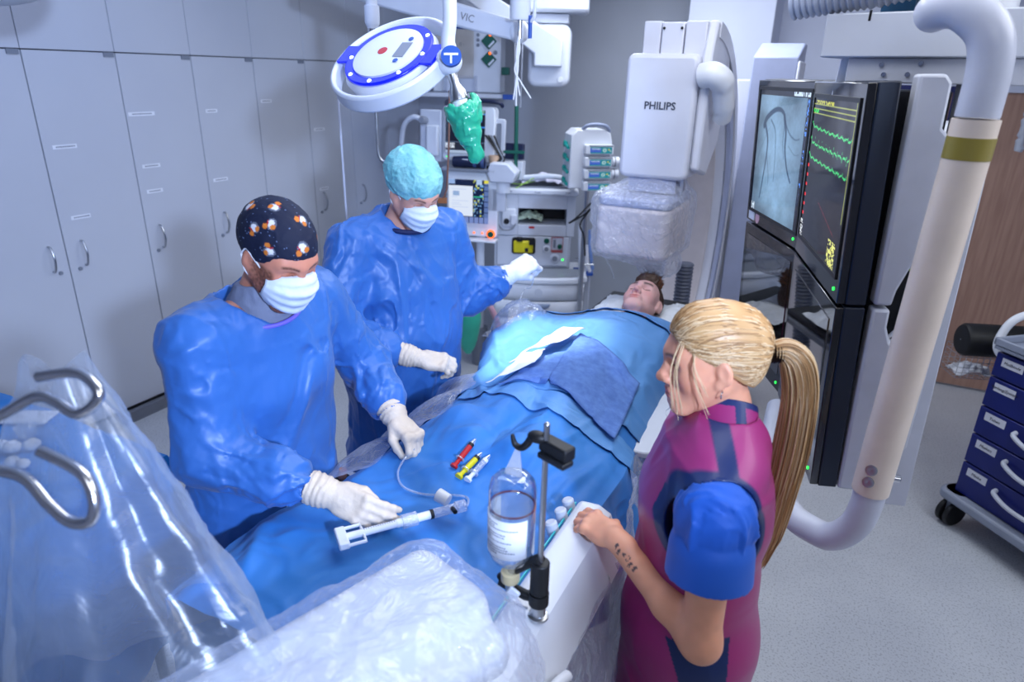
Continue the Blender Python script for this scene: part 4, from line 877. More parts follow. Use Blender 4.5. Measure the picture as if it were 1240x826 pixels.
MB().lathe((.225,-.001,.815),(0,-1,0),[(.007,0),(.004,.004)],12).build('status_lamp',M_greenled,A)
# worktop and drawers
poly=[(-.30,.0),(-.30,-.20),(-.22,-.255),(-.05,-.285),(.15,-.285),(.32,-.255),(.40,-.20),(.40,.0)]
MB().prism(poly,(0,0,.70),(1,0,0),(0,1,0),.045).build('worktop',M_white,A,bevel=.012)
MB().prism([(p[0]*.86+.005,p[1]*.86-.01) for p in poly],(0,0,.746),(1,0,0),(0,1,0),.003).build('worktop_mat',mat('grey_mat',(150,156,166),.35),A)
MB().bb((-.27,-.20,.10),(.37,.42,.69)).build('drawer_case',M_white2,A,bevel=.01)
for i,(z0,z1) in enumerate(((.575,.695),(.435,.565),(.285,.425),(.12,.275))):
    fr=MB().grid(lambda u,v:Vector((-.275+.65*u,-.205-.055*(1-(2*u-1)**2)*(1 if True else 0),z0+(z1-z0)*v)),24,2).build('drawer',M_white,A,solid=.02)
    if i: 
        MB().grid(lambda u,v:Vector((-.04+.18*u,-.275,z1-.012-(.045*math.sqrt(max(0,1-(2*u-1)**2)))*v)),20,2).build('drawer_handle',mat('steel_blue_plastic',(140,156,184),.4),fr,solid=.012)
    else: MB().lathe((.05,-.272,.635),(0,-1,0),[(.03,0),(.03,.004),(.0,.005)],28).build('oval_badge',M_white2,fr)
    if i==1: MB().lathe((.23,-.238,.505),(0,-1,0),[(.016,0),(.014,.012)],16).build('drawer_lock',M_grey,fr)
for sx in (-.24,.34):
    for y in (-.12,.36): MB().cyl((sx-.02,y,.05),(sx+.02,y,.05),.05,n=20).build('caster',M_grey,A)
MB().bb((-.27,-.18,.05),(.37,.42,.10)).build('base',M_grey,A,bevel=.01)
# things lying on the workstation
def crumple(name,label,cat,c,sx,sy,h,m,seed,rz=0):
    def fn(u,v):
        a,b_=2*u-1,2*v-1; r=math.sqrt(a*a+b_*b_); x,y=a*sx,b_*sy; return Vector((c[0]+x*math.cos(rz)-y*math.sin(rz),c[1]+x*math.sin(rz)+y*math.cos(rz),c[2]+h*max(0,1-r*.75)))
    return tag(cloth(name,fn,26,26,m,h*.35,22,seed,None,solid=.002),label,cat)
def AW(u,y,z): a=math.radians(25); return (-2.05+u*math.cos(a)-y*math.sin(a),4.45+u*math.sin(a)+y*math.cos(a),z)
crumple('paper_wrap','crumpled white wrapper lying on top of the anaesthesia workstation','wrapper',AW(.05,.17,1.362),.16,.12,.055,mat('lilac_white_wrapper',(214,212,230),.5),3,.5)
crumple('sterile_pack','pale green soft pack inside the open bay of the workstation','pack',AW(-.03,.12,1.085),.09,.08,.07,mat('pale_green_pack',(196,214,190),.45),7,.4)
b=MB(); b.tube(spline([AW(-.24,.12,1.37),AW(-.05,.06,1.405),(AW(.12,.03,1.42)),AW(.24,.0,1.40),AW(.285,-.04,1.36)],8),.019,12); tag(b.build('breathing_hose',mat('pale_hose',(212,218,228),.4),None),'pale ribbed breathing hose lying across the top of the workstation','hose')
tag(MB().tube(spline([AW(-.20,.05,1.365),AW(-.10,.02,1.362),AW(.0,.08,1.38),AW(-.02,.03,1.40),AW(-.26,-.03,1.25),AW(-.29,-.05,1.12)],8),.004,6).build('sample_line',mat('green_yellow_line',(150,190,90),.4)),'thin green and yellow sampling line hanging over the workstation corner','tube')
# green breathing bag on a pink hose, low between the surgeon and the workstation
bg=thing('breathing_circuit','green breathing bag on a pink ribbed hose low beside the workstation drawers','breathing bag',(-2.25,3.83,0))
MB().tube(spline([(-2.22,3.83,.70),(-2.24,3.83,.52),(-2.24,3.82,.38),(-2.24,3.82,.24)],5),[.02]+[.03,.05,.07,.085,.09,.09,.085,.08,.075,.07,.06,.05,.035,.02],16).build('bag',mat('green_rubber_bag',(60,190,160),.4),bg)
MB().tube(spline([(-2.46,3.70,.02),(-2.44,3.72,.30),(-2.42,3.74,.52),(-2.33,3.78,.66),(-2.22,3.83,.70),(-2.12,3.88,.62),(-2.05,3.92,.42),(-2.03,3.94,.02)],8),.021,12).build('hose',mat('pink_hose_rubber',(206,160,176),.45),bg)
# ---------------------------------------------------------------- ventilator display
V=thing('ventilator_display','tilted touch display with a bright white page, on an arm left of the workstation','display',(-2.30,4.15,0),math.radians(15),local=True)
MB().prism(rrect(.37,.45,.025),(-.09,0,1.235),(1,0,0),(0,0,1),-.055).build('housing',M_white,V,bevel=.006)
def vent(U,Vv):
    c=np.zeros(U.shape+(3,))+np.array([16,26,60.]); paint(c,(U<.60)&(Vv>.16)&(Vv<.86),[228,238,255]); paint(c,(U<.60)&(Vv>.16)&(Vv<.8)&(np.mod(Vv*22,1)<.3)&(U>.08)&(U<.5*np.clip(.6+.4*np.sin(Vv*90),.3,1)),[206,220,246]); paint(c,(U>.10)&(U<.26)&(Vv>.62)&(Vv<.74),[150,178,220])
    r=(np.sin(np.floor(U*34)*12.9+np.floor(Vv*26)*78.2)*43758.5)%1; paint(c,(U>.62)&(U<.88)&(Vv<.9)&(Vv>.14)&(r>.62)&(np.mod(Vv*26,2)<1.2),[120,170,220]); paint(c,(U>.62)&(U<.88)&(r>.93)&(Vv>.14),[210,220,90]); paint(c,(U>.62)&(U<.86)&(np.abs(Vv-.62)<.012),[60,220,160])
    paint(c,(U>.89)&(np.mod(Vv*8,1)>.12),[96,120,176]); paint(c,(Vv<.14)&(np.mod(U*8,1)>.1),[120,140,200]); paint(c,(Vv>.9)&(U<.16),[150,180,230]); paint(c,(Vv>.9)&(U>.7)&(U<.84),[180,205,240]); paint(c,(Vv>.92)&(U>.90),[230,220,70]); return c
screen('screen',V,.285,.30,-.0565,-.10,1.265,vent,56,56,1.0)
MB().lathe((.062,-.056,1.045),(0,-1,0),[(.022,0),(.022,.014),(.018,.018)],20).build('rotary_knob',M_green,V); MB().lathe((.062,-.0555,1.045),(0,-1,0),[(.031,0),(.031,.004)],24).build('knob_ring',M_orange,V)
for u in (-.06,-.0): MB().lathe((u,-.056,1.048),(0,-1,0),[(.008,0),(.006,.004)],12).build('key_lamp',M_orange,V)
MB().prism([(.03,1.47),(.05,1.405),(.21,1.405),(.235,1.47),(.17,1.535),(.05,1.535)],(0,.10,0),(1,0,0),(0,0,1),.16).build('arm_housing',M_white2,V,bevel=.01)
MB().cyl((.13,.02,1.33),(.13,.02,1.41),.048,n=24).build('swivel',M_white,V); MB().cyl((-.04,.05,.30),(-.04,.05,1.2),.030,n=18).build('column',M_white2,V); MB().cyl((-.04,.05,.0),(-.04,.05,.3),.06,n=18).build('foot',M_grey,V)
MB().bb((-.09,0,1.2),(.15,.05,1.35)).build('bracket',M_white2,V)
MB().bb((-.30,-.08,.985),(.10,.02,1.0)).build('tray',M_white,V,bevel=.004)
MB().bb((-.30,-.06,1.47),(.08,.16,1.485)).build('shelf',M_grey,V)
# cuff and cup on the shelf above the display
def VW(u,y,z): a=math.radians(15); return (-2.30+u*math.cos(a)-y*math.sin(a),4.15+u*math.sin(a)+y*math.cos(a),z)
t=thing('blood_pressure_cuff','dark navy rolled cuff with white print lying under the patient monitor','cuff',VW(-.11,.0,1.486))
b=MB(); b.tube([VW(-.22,0,1.525),VW(-.16,-.005,1.528),VW(-.08,.0,1.528),VW(.0,.0,1.525)],[.036,.039,.039,.036],16); b.build('roll',M_navyp,t)
for u in (-.075,-.02): MB().tube([VW(u,0,1.527),VW(u+.022,0,1.527)],.0397,16,cap=False).build('band',mat('cuff_band',(62,84,130),.6),t)
MB().tube([VW(-.15,-.034,1.545),VW(-.11,-.034,1.545)],.006,4).build('print',M_white,t)
t=thing('paper_cup','beige paper cup beside the rolled navy cuff','cup',VW(.055,.06,1.486)); MB().lathe(VW(.055,.06,1.486),(0,0,1),[(.030,0),(.040,.085),(.036,.085),(.028,.01)],24).build('cup_body',mat('kraft_cup',(206,172,142),.7),t)
b=MB(); 
for k in range(4): tag(MB().tube(spline([VW(-.02+.02*k,.10,1.70),VW(.06+.015*k,.05,1.62-.01*k),VW(.10+.01*k,.04,1.55),VW(.02+.03*k,.02,1.50),VW(.0+.05*k,.12,1.49)],6),.007-.001*(k%2),7).build('monitor_cable',M_black if k!=2 else M_grey),['black cable looping below the patient monitor, closest to the screen','black cable below the patient monitor, second from its screen','grey cable below the patient monitor','black cable below the patient monitor, outermost by the wall'][k],'cable','cables under the patient monitor')
# ---------------------------------------------------------------- patient monitor
P=thing('patient_monitor','white patient monitor with dark waveform screen behind the green lamp cover','monitor',(-2.45,4.25,1.70),math.radians(12),local=True)
P.rotation_euler=(math.radians(-4),0,math.radians(12))
MB().prism(rrect(.385,.37,.03),(-.035,0,.0),(1,0,0),(0,0,1),-.09).build('housing',M_white,P,bevel=.008)
def pmon(U,Vv):
    c=np.zeros(U.shape+(3,))+np.array([14,20,38.]); paint(c,(Vv<.07),[170,190,220]); paint(c,(Vv<.26)&(Vv>.08)&(np.mod(U*4,1)>.04),[34,40,58])
    paint(c,(np.abs(Vv-.26)<.008)|(np.abs(U-.66)<.008)&(Vv>.26),[90,110,140]); paint(c,(U>.67)&((np.abs(Vv-.62)<.012)|(np.abs(Vv-.92)<.012)),[60,130,220]); r=(np.sin(np.floor(U*60)*12.9+np.floor(Vv*60)*78.2)*43758.5)%1
    paint(c,(U>.72)&(U<.92)&(np.abs(Vv-.76)<.03)&(r>.3),[70,150,240]); paint(c,(U>.72)&(U<.92)&(np.abs(Vv-.46)<.03)&(r>.3),[70,150,240]); paint(c,(U<.66)&(np.abs(Vv-.45)<.008),[40,110,200]); paint(c,(U<.24)&(Vv>.12)&(Vv<.24)&(r>.25),[220,230,245]); paint(c,(U>.62)&(U<.9)&(np.abs(Vv-.2-.05*np.sin(U*50))<.02),[210,150,210]); paint(c,(U>.68)&(U<.96)&(Vv>.9)&(r>.4),[150,210,190]); return c
screen('screen',P,.285,.285,-.0915,-.028,.015,pmon,60,60,1.0)
MB().lathe((.115,-.091,-.155),(0,-1,0),[(.022,0),(.020,.016)],20).build('knob',M_grey,P); MB().lathe((-.16,-.091,-.155),(0,-1,0),[(.004,0),(.003,.003)],8).build('status_lamp',M_greenled,P)
MB().tube(spline([(-.21,.03,.19),(-.18,.0,.215),(.0,-.01,.222),(.17,.0,.215),(.20,.03,.19)],6),.014,10).build('top_handle',M_navyp,P)
MB().prism(rrect(.07,.26,.02),(.185,.04,-.02),(1,0,0),(0,0,1),-.03).build('side_module',M_white2,P,bevel=.005); MB().prism(rrect(.035,.20,.008),(.185,.008,-.02),(1,0,0),(0,0,1),-.004).build('side_window',M_grey,P)
b=MB().bb((-.40,.0,-.20),(-.235,.16,.155)); b.build('rack_module',M_white2,P,bevel=.012); b=MB().bb((-.335,-.05,-.16),(-.245,.0,.05)); b.build('rack_module',M_white,P,bevel=.012)
MB().tube(spline([(-.36,-.01,.06),(-.42,-.04,.10),(-.50,-.03,.05),(-.54,.0,-.08),(-.55,.02,-.25)],7),.018,10).build('hose',M_white2,P); MB().lathe((-.36,-.0,.08),(0,-1,0),[(.028,0),(.028,.05),(.02,.07)],18).build('hose_port',M_grey,P)
MB().bb((-.06,.09,-.1),(.0,.60,.0)).build('mount_arm',M_white2,P,bevel=.01)
MB().bb((.20,.10,-.16),(.34,.16,-.05)).build('dark_module',M_navyp,P,bevel=.005); MB().bb((.20,.10,-.30),(.34,.20,-.17)).build('grey_module',M_white2,P,bevel=.005)
# ---------------------------------------------------------------- medical gas column
G=thing('gas_supply_column','ceiling hung white supply column with two dark green diamond sockets and a shelf','supply column',(-2.75,4.8,2.0),math.radians(20),local=True)
MB().bb((-.33,.0,-.04),(.195,.28,.46)).build('column_body',M_white,G,bevel=.008); MB().cyl((-.06,.14,.46),(-.06,.14,1.04),.11,n=32).build('ceiling_tube',M_white2,G)
MB().bb((-.305,-.012,.06),(-.01,.0,.40)).build('beige_panel',M_beige,G,bevel=.003); MB().bb((-.31,-.012,.405),(-.005,.0,.43)).build('navy_strip',M_cobalt,G)
for k in range(4): MB().lathe((.022,-.001,.40-.035*k),(0,-1,0),[(.013,0),(.011,.01)],14).build('socket',M_grey,G)
for z in (.323,.197):
    s=MB().prism([(0,.058),(.058,0),(0,-.058),(-.058,0)],(.108,-.03,z),(1,0,0),(0,0,1),-.03).build('diamond_socket',M_green,G,smooth=False)
    MB().prism([(.005,-.046),(.046,-.005),(.036,.005),(-.005,-.036)],(.108,-.0305,z),(1,0,0),(0,0,1),.002).build('white_stripe',M_white,s,smooth=False); MB().lathe((.118,-.03,z+.042),(0,-1,0),[(.010,0),(.008,.006)],12).build('indicator',M_orange,s)
MB().lathe((.155,-.001,.245),(0,-1,0),[(.016,0),(.014,.012)],16).build('gauge',M_grey,G)
MB().bb((.195,.05,.09),(.255,.12,.145)).build('green_outlet',M_green,G,bevel=.004)
MB().bb((-.62,-.16,-.075),(.30,.22,-.045)).build('shelf',M_white2,G,bevel=.004); MB().bb((.24,-.175,-.08),(.34,-.155,-.045)).build('rail_clamp',M_cobalt,G)
b=MB()
for a_,c_ in (((-.22,-.12,-.044),(.02,-.116,.08)),((-.22,-.12,-.044),(-.216,-.01,.08)),((.016,-.12,-.044),(.02,-.01,.08))): b.bb(a_,c_)
b.build('clear_bin',M_clear,G,smooth=False)
lettering('||| ::',.03,mat('print_grey',(130,132,140),.6),(-.10,-.0125,.30),(1,0,0),(0,0,1),G,name='print_panel')
# ---------------------------------------------------------------- infusion pump tower
I=thing('infusion_pump_stack','stack of four infusion pumps with teal fronts left of the detector','pump stack',(-1.55,4.3,0),math.radians(36),local=True)
MB().prism([(-.175,1.40),(.10,1.40),(.105,1.70),(.09,1.755),(.05,1.775),(-.13,1.775),(-.168,1.74)],(0,.0,0),(1,0,0),(0,0,1),-.20).build('rack',M_white,I,bevel=.008)
MB().tube(spline([(-.10,.02,1.765),(-.07,.0,1.80),(.0,-.005,1.808),(.06,.0,1.795),(.085,.02,1.76)],6),.012,10).build('carry_handle',mat('blue_grey_handle',(140,150,176),.4),I)
def pump(U,Vv):
    c=np.zeros(U.shape+(3,))+np.array([24,150,168.]); paint(c,(U<.50)&(Vv>.2)&(Vv<.85),[70,110,220]); paint(c,(U<.46)&(U>.05)&(Vv>.55)&(Vv<.8)&(np.mod(U*20,1)>.3),[220,240,255]); paint(c,((U-.66)/.09)**2+((Vv-.5)/.3)**2<1,[200,236,240]); paint(c,((U-.66)/.04)**2+((Vv-.5)/.14)**2<1,[24,150,168]); paint(c,((U-.85)/.04)**2+((Vv-.65)/.12)**2<1,[220,220,80]); paint(c,((U-.93)/.03)**2+((Vv-.4)/.12)**2<1,[230,250,250]); return c
for k in range(4):
    z=1.655-.078*k; pb_=MB().bb((-.085,-.045,z-.03),(.105,.02,z+.03)).build('pump',M_white,I,bevel=.006)
    s=screen('pump_screen',I,.145,.040,-.0465,.02,z-.003,pump,40,12,.75); s.parent=pb_; s.matrix_parent_inverse=Matrix.Identity(4)
    MB().bb((-.06,-.047,z+.022),(.10,-.045,z+.029)).build('clear_rail',M_chrome,pb_); 
    if k in (1,2): MB().cyl((.105,-.02,z),(.15,-.02,z),.032,n=20).build('drive_head',M_white,pb_); MB().cyl((.118,-.02,z),(.124,-.02,z),.034,n=20).build('drive_ring',M_grey,pb_)
    kb=MB(); kb.tube([(-.178,.10,z+.03),(-.183,.12,z+.02),(-.183,.02,z+.005)],.011,8); kb.ell((-.183,.13,z+.022),(.010,.022,.022)); kb.build('clamp_lever',M_teal,pb_)
MB().cyl((-.02,.10,.06),(-.02,.10,1.40),.017,n=14).build('pole',M_steel,I)
for k in range(5): a=2*PI*k/5; MB().tube([(-.02,.10,.08),(-.02+.16*math.cos(a),.10+.16*math.sin(a),.05)],.016,8).build('base_leg',M_grey,I); MB().cyl((-.02+.16*math.cos(a)-.01,.10+.16*math.sin(a),.028),(-.02+.16*math.cos(a)+.01,.10+.16*math.sin(a),.028),.028,n=14).build('caster',M_black,I)
b=MB(); b.tube(spline([(.05,-.02,1.40),(-.02,-.05,1.32),(-.12,-.06,1.22),(-.17,-.05,1.18),(-.08,-.08,1.24),(-.04,-.09,1.28),(-.10,-.08,1.18),(-.07,-.08,1.10),(-.05,-.07,.96)],7),.006,7); b.build('power_cable',M_black,I)
# bundle of packaged tubes hanging on the right side of the workstation
for k in range(8):
    r=random.Random(40+k); u=.335+.020*(k%5)+.012*(k//5); y=-.02+.05*(k//4)+r.uniform(-.02,.02); z0=1.02-.04*(k%4)+r.uniform(-.05,.08); col=(mat('clear_pack',(214,222,236),.3),mat('white_pack',(226,228,236),.45),mat('blue_pack',(120,150,210),.4))[(0,1,0,1,2,0,1,0)[k]]
    tag(MB().tube([AW(u,y,z0),AW(u+.01,y,z0-.14),AW(u+.025+.004*k,y-.01,.74)],[.012,.014,.013],8,flat=.55).build('tube_pack',col),'long narrow tube pack in a wall rack, '+['short clear one nearest the drawers','white one second from the left','clear tall one','white one in the middle','blue tinted one','clear one behind the blue','white one at the back','clear one on the far right'][k],'tube pack','tube packs on the side of the workstation')
t=thing('tube_rack','pale wire rack holding tube packs on the side of the workstation','rack',AW(.40,.0,.70)); b=MB(); b.box(AW(.385,.03,.72),(.14,.16,.02),rz=math.radians(25)); b.build('rack_floor',M_cobalt,t); b=MB(); b.tube([AW(.325,-.06,.80),AW(.45,-.06,.80),AW(.45,.11,.80),AW(.325,.11,.80)],.005,6); b.build('rack_rail',M_steel,t)
MB().bb(AW(.405,.02,.10),tuple(np.array(AW(.405,.02,.71))+.03)).build('rack_post',M_white2,t)
b=MB(); b.tube(spline([AW(.50,-.02,.88),AW(.58,.0,.905),AW(.70,.02,.90)],6),.005,6); b.tube(spline([AW(.50,-.02,.88),AW(.57,-.02,.80),AW(.62,.0,.68)],6),.004,6); o=b.build('suction_catheter',M_tube); tag(o,'thin clear catheter with a red sleeve sticking out of the tube rack','catheter'); MB().tube([AW(.66,.015,.905),AW(.73,.025,.90)],.008,8).build('red_sleeve',M_red,o)
# ---------------------------------------------------------------- C-arm
K=thing('x_ray_gantry','tall white x-ray C-arm with a film wrapped detector above the patient','x-ray machine',(-.85,3.7,0))
M_gant=mat('gantry_white',(216,219,232),.38,nscale=3); M_gband=mat('gantry_blue_grey',(168,176,204),.4); M_gin=mat('gantry_beige',(206,198,200),.5)
b=MB(); N=48; cy,cz,ri,ro=3.25,1.30,.86,1.04
def arcpts(r,a): return (cy+r*math.cos(a),cz+r*math.sin(a))
ang=[math.radians(-70+155*i/N) for i in range(N+1)]
def arcband(name,x0,x1,r0,r1,m):
    b=MB(); vs=[]
    for a in ang:
        for x,r in ((x0,r0),(x1,r0),(x1,r1),(x0,r1)): yy,zz=arcpts(r,a); vs.append((x,yy,zz))
    fs=[(4*i+j,4*i+(j+1)%4,4*i+4+(j+1)%4,4*i+4+j) for i in range(N) for j in range(4)]+[(3,2,1,0),(4*N,4*N+1,4*N+2,4*N+3)]
    b.add(vs,fs); return b.build(name,m,K)
arcband('c_arc',-.97,-.68,.885,1.04,M_gant); arcband('arc_liner',-.96,-.74,.872,.888,M_gin); arcband('arc_groove',-.70,-.665,.955,.972,M_dark); arcband('arc_edge',-.69,-.655,.975,1.04,M_gant); arcband('arc_side',-.69,-.66,.885,.953,M_gband)
b=MB(); b.prism([(4.24,0),(4.24,2.22),(4.50,2.30),(4.62,2.30),(4.62,0)],(-.64,0,0),(0,1,0),(0,0,1),.24); b.build('stand_column',M_gband,K,bevel=.008)
b=MB(); b.bb((-.72,4.30,0),(-.64,4.60,2.1)); b.bb((-1.0,4.20,.0),(-.64,4.7,.35)); b.bb((-.40,4.23,0),(-.385,4.55,2.2)); b.build('stand_cover',M_gant,K,bevel=.01)
MB().bb((-1.00,4.15,.72),(-.72,4.32,1.5)).build('arc_cradle',M_gband,K,bevel=.02)
# detector tower
o=MB().prism(rrect(.33,.55,.035,cx=-.87,cy=1.925),(0,3.20,0),(1,0,0),(0,0,1),-.26).build('tower_cover',M_gant,K,bevel=.02,bseg=3)
lettering('PHILIPS',.046,mat('logo_grey',(70,76,92),.5),(-.862,3.1985,1.978),(1,0,0),(0,0,1),o,bold=.0009)
b=MB(); b.bb((-.985,3.26,2.17),(-.905,3.5,2.335)); b.bb((-.90,3.255,2.17),(-.80,3.5,2.33)); b.bb((-.795,3.26,2.17),(-.70,3.5,2.335)); b.build('tower_top',M_gant,K,bevel=.006)
for x in (-.89,-.81): MB().cyl((x,3.257,2.305),(x,3.25,2.305),.006,n=10).build('screw',M_dark,K)
b=MB(); b.prism([(3.24,1.70),(3.42,1.66),(3.62,1.80),(3.70,2.10),(3.62,2.30),(3.30,2.34),(3.24,2.2)],(-.705,0,0),(0,1,0),(0,0,1),.045); b.build('tower_side',M_gant,K,bevel=.012)
MB().tube(spline([(-.69,3.22,2.11),(-.64,3.21,2.115),(-.605,3.25,2.08),(-.60,3.32,1.98),(-.61,3.36,1.93)],6),[.055]*6+[.055]*7+[.048]*6+[.044]*6,18).build('grip_handle',M_white,K)
MB().bb((-.985,3.225,1.585),(-.755,3.42,1.66)).build('detector_neck',M_gband,K); MB().bb((-.735,3.23,1.58),(-.72,3.27,1.68)).build('neck_rail',M_steel,K)
MB().prism(rrect(.36,.44,.05,cx=-.905,cy=3.27),(0,0,1.295),(1,0,0),(0,1,0),.235).build('detector_box',mat('detector_ivory',(226,214,212),.5,emit=None),K,bevel=.018,bseg=3)
MB().prism(rrect(.355,.435,.05,cx=-.905,cy=3.27),(0,0,1.53),(1,0,0),(0,1,0),.045).build('detector_lid',M_gband,K,bevel=.012)
S=SDF((-1.20,2.92,1.14),(-.58,3.62,1.72),.0075); S.box((-.905,3.27,1.435),(.205,.245,.165),.07,.0); S.ell((-.78,3.16,1.26),(.10,.09,.07),.05); S.box((-.88,3.30,1.60),(.13,.12,.04),.03,.05)
S.wrinkle(lambda P:-.011*creases(P*11,77)-.005*creases(P*27,78),.04); put('film_cover',S,plastic_film('crinkled_film',base=.16,edge=.8,rough=.10,bump=.8,bscale=26),K,smooth=1)
b=MB(); 
prof=[]; 
for i in range(31): prof += [(.047,.30+.02*i),(.040,.31+.02*i)]
b.lathe((-.745,3.62,.25),(0,0,1),prof,20); b.build('corrugated_hose',mat('grey_corrugated_hose',(96,102,120),.45),K); MB().bb((-.80,3.66,.55),(-.69,3.95,.62)).build('hose_clamp',M_gband,K); MB().bb((-1.0,4.0,.30),(-.72,4.3,.55)).build('arc_foot',M_gant,K,bevel=.02)
# ================================================================ CEILING HUNG EQUIPMENT
L=thing('surgical_lamp','round white surgical lamp with blue lit ring and green handle cover','lamp',(-1.36,1.85,2.14))
n=Vector((-.03,-.60,.79)).normalized(); c=Vector((-1.365,1.85,2.14)); hinge=Vector((-1.15,1.85,2.13)); ud=(hinge-c); ud=(ud-n*ud.dot(n)).normalized(); vd=n.cross(ud)
def LP(a,r,h,sy=1.): return c+ud*(math.cos(a)*r)+vd*(math.sin(a)*r*sy)+n*h
def ringband(r0,r1,h0,h1,name,m,par,nseg=72,bevel=.004):
    b=MB(); vs=[]
    for i in range(nseg):
        a=2*PI*i/nseg
        for r,h in ((r0,h0),(r1,h0),(r1,h1),(r0,h1)): vs.append(LP(a,r,h))
    b.add(vs,[(4*i+j,4*i+(j+1)%4,(4*i+4+(j+1)%4)%(4*nseg),(4*i+4+j)%(4*nseg)) for i in range(nseg) for j in range(4)]); return b.build(name,m,par,bevel=bevel)
lh=MB(); lh.lathe(c-n*.045,n,[(.120,-.005),(.150,.0),(.158,.03),(.150,.048),(.0,.050)],72); lh.build('lamp_head',M_white,L)
ringband(.118,.148,.004,.014,'blue_ring',M_blueled,L); MB().lathe(c+n*.0,n,[(.119,.0),(.117,.018),(.09,.024),(.0,.026)],72).build('top_cover',M_white,L)
for k in range(6): a=math.radians(-170+42*k); MB().lathe(LP(a,.134,.0145),n,[(.007,0),(.005,.003),(0,.004)],12).build('ring_led',M_led,L)
ringband(.186,.205,-.05,.006,'outer_rail',M_white,L,bevel=.008)
for a in (0,PI): b=MB(); p0=LP(a,.14,-.02); p1=LP(a,.20,-.02); b.tube([p0,p1],.03,12,flat=.7); b.build('rail_spoke',M_white if a else M_white,L)
for a,w in ((0,.30),(PI,.26)):
    b=MB(); b.add([LP(a-w,.146,.008),LP(a-w*.8,.19,.008),LP(a+w*.8,.19,.008),LP(a+w,.146,.008)],[(0,1,2,3)]); b.build('blue_bridge',M_blueled,L,smooth=False,solid=.008)
MB().lathe(LP(PI,.0,0)+n*.0255-ud*.012+vd*-.005,n,[(.017,0),(.016,.0012),(0,.0013)],24).build('round_emblem',M_red,L,smooth=False)
b=MB(); q=c+n*.0262+ud*.062; b.add([q-ud*.02-vd*.034,q+ud*.02-vd*.034,q+ud*.02+vd*.034,q-ud*.02+vd*.034],[(0,1,2,3)]); b.build('status_display',M_grey,L,smooth=False,solid=.001)
for s in (-1,1): MB().lathe(c+n*.026+ud*.065+vd*s*.052,n,[(.009,0),(.008,.0015)],16).build('button',M_cobalt,L)
MB().ell(hinge,(.040,.040,.040)).build('yoke_joint',M_white,L); tow=(-Vector(_cz)*1).normalized(); em=hinge+Vector(_cz)*.030+Vector((.012,.0,0)); MB().lathe(em,Vector(_cz),[(.030,0),(.030,.012),(0,.0125)],28).build('emblem_disc',M_cobalt,L,smooth=False)
ex=Vector(_cx); ey=Vector(_cy); b=MB(); p=em+Vector(_cz)*.0128
for (dx,dy,w,h) in ((0,.004,.042,.007),(0,-.010,.006,.026)): b.add([p+ex*(dx-w/2)+ey*(dy-h/2),p+ex*(dx+w/2)+ey*(dy-h/2),p+ex*(dx+w/2)+ey*(dy+h/2),p+ex*(dx-w/2)+ey*(dy+h/2)],[(0,1,2,3)])
b.build('emblem_mark',M_white,L,smooth=False,solid=.0005)
MB().tube(spline([hinge,hinge+Vector((-.004,.003,.06)),(-1.148,1.855,2.26),(-1.165,1.87,2.42),(-1.22,1.93,2.58),(-1.34,2.05,2.68)],7),.021,16).build('yoke_arm',M_white,L); MB().tube([(-1.34,2.05,2.68),(-1.34,2.05,3.05)],.04,16).build('ceiling_post',M_white,L)
hd=(Vector((-1.085,1.87,1.89))-Vector((-1.145,1.855,2.085))).normalized(); h0=Vector((-1.140,1.85,2.095))
MB().lathe(h0,hd,[(.014,0),(.015,.03),(.026,.052),(.028,.075),(.024,.078)],24).build('handle_neck',M_steel,L); MB().lathe(h0+hd*.076,hd,[(.024,0),(.025,.02),(.046,.034),(.048,.044),(.026,.048),(.027,.075),(.018,.08)],28).build('handle_collar',M_white,L)
S=SDF(np.array(h0)-.05,np.array(h0)+np.array([.2,.2,.05]),.004,) if False else SDF((-1.26,1.74,1.80),(-.98,1.96,2.06),.0036)
h1=h0+hd*.108; S.cone(tuple(h1+hd*.035),tuple(h1+hd*.135),.030,.024,.02); S.cone(tuple(h1),tuple(h1+hd*.055),.052,.040,.02); S.cone(tuple(h1-hd*.03),tuple(h1+hd*.045),.046,.034,.01,True); S.ell(tuple(h1+ex*.035+hd*.02+ey*.02),(.012,.02,.045),.02); S.wrinkle(lambda P:-.006*creases(P*20,5)-.002*creases(P*50,6),.03)
put('green_cover',S,mat('green_plastic_cover',(60,200,160),.2,col2=(40,176,136),trans=.25,spec=.6),L,smooth=1)
# second lamp, only its rim shows at the top left
L2=thing('surgical_lamp','white lamp of which only the lower rim shows at the top left','lamp',(-3.0,1.55,2.35)); MB().lathe((-2.72,1.50,2.38),(.3,-.3,.85),[(.10,-.06),(.16,-.045),(.20,0),(.19,.05),(.0,.07)],48).build('lamp_head',M_white,L2); MB().lathe((-2.68,1.48,2.325),(.3,-.5,.7),[(.05,-.02),(.055,.0),(.0,.02)],32).build('joint_cap',M_white2,L2); MB().tube([(-2.72,1.50,2.42),(-2.75,1.6,2.7),(-2.75,1.6,3.05)],.035,14).build('arm',M_white,L2)
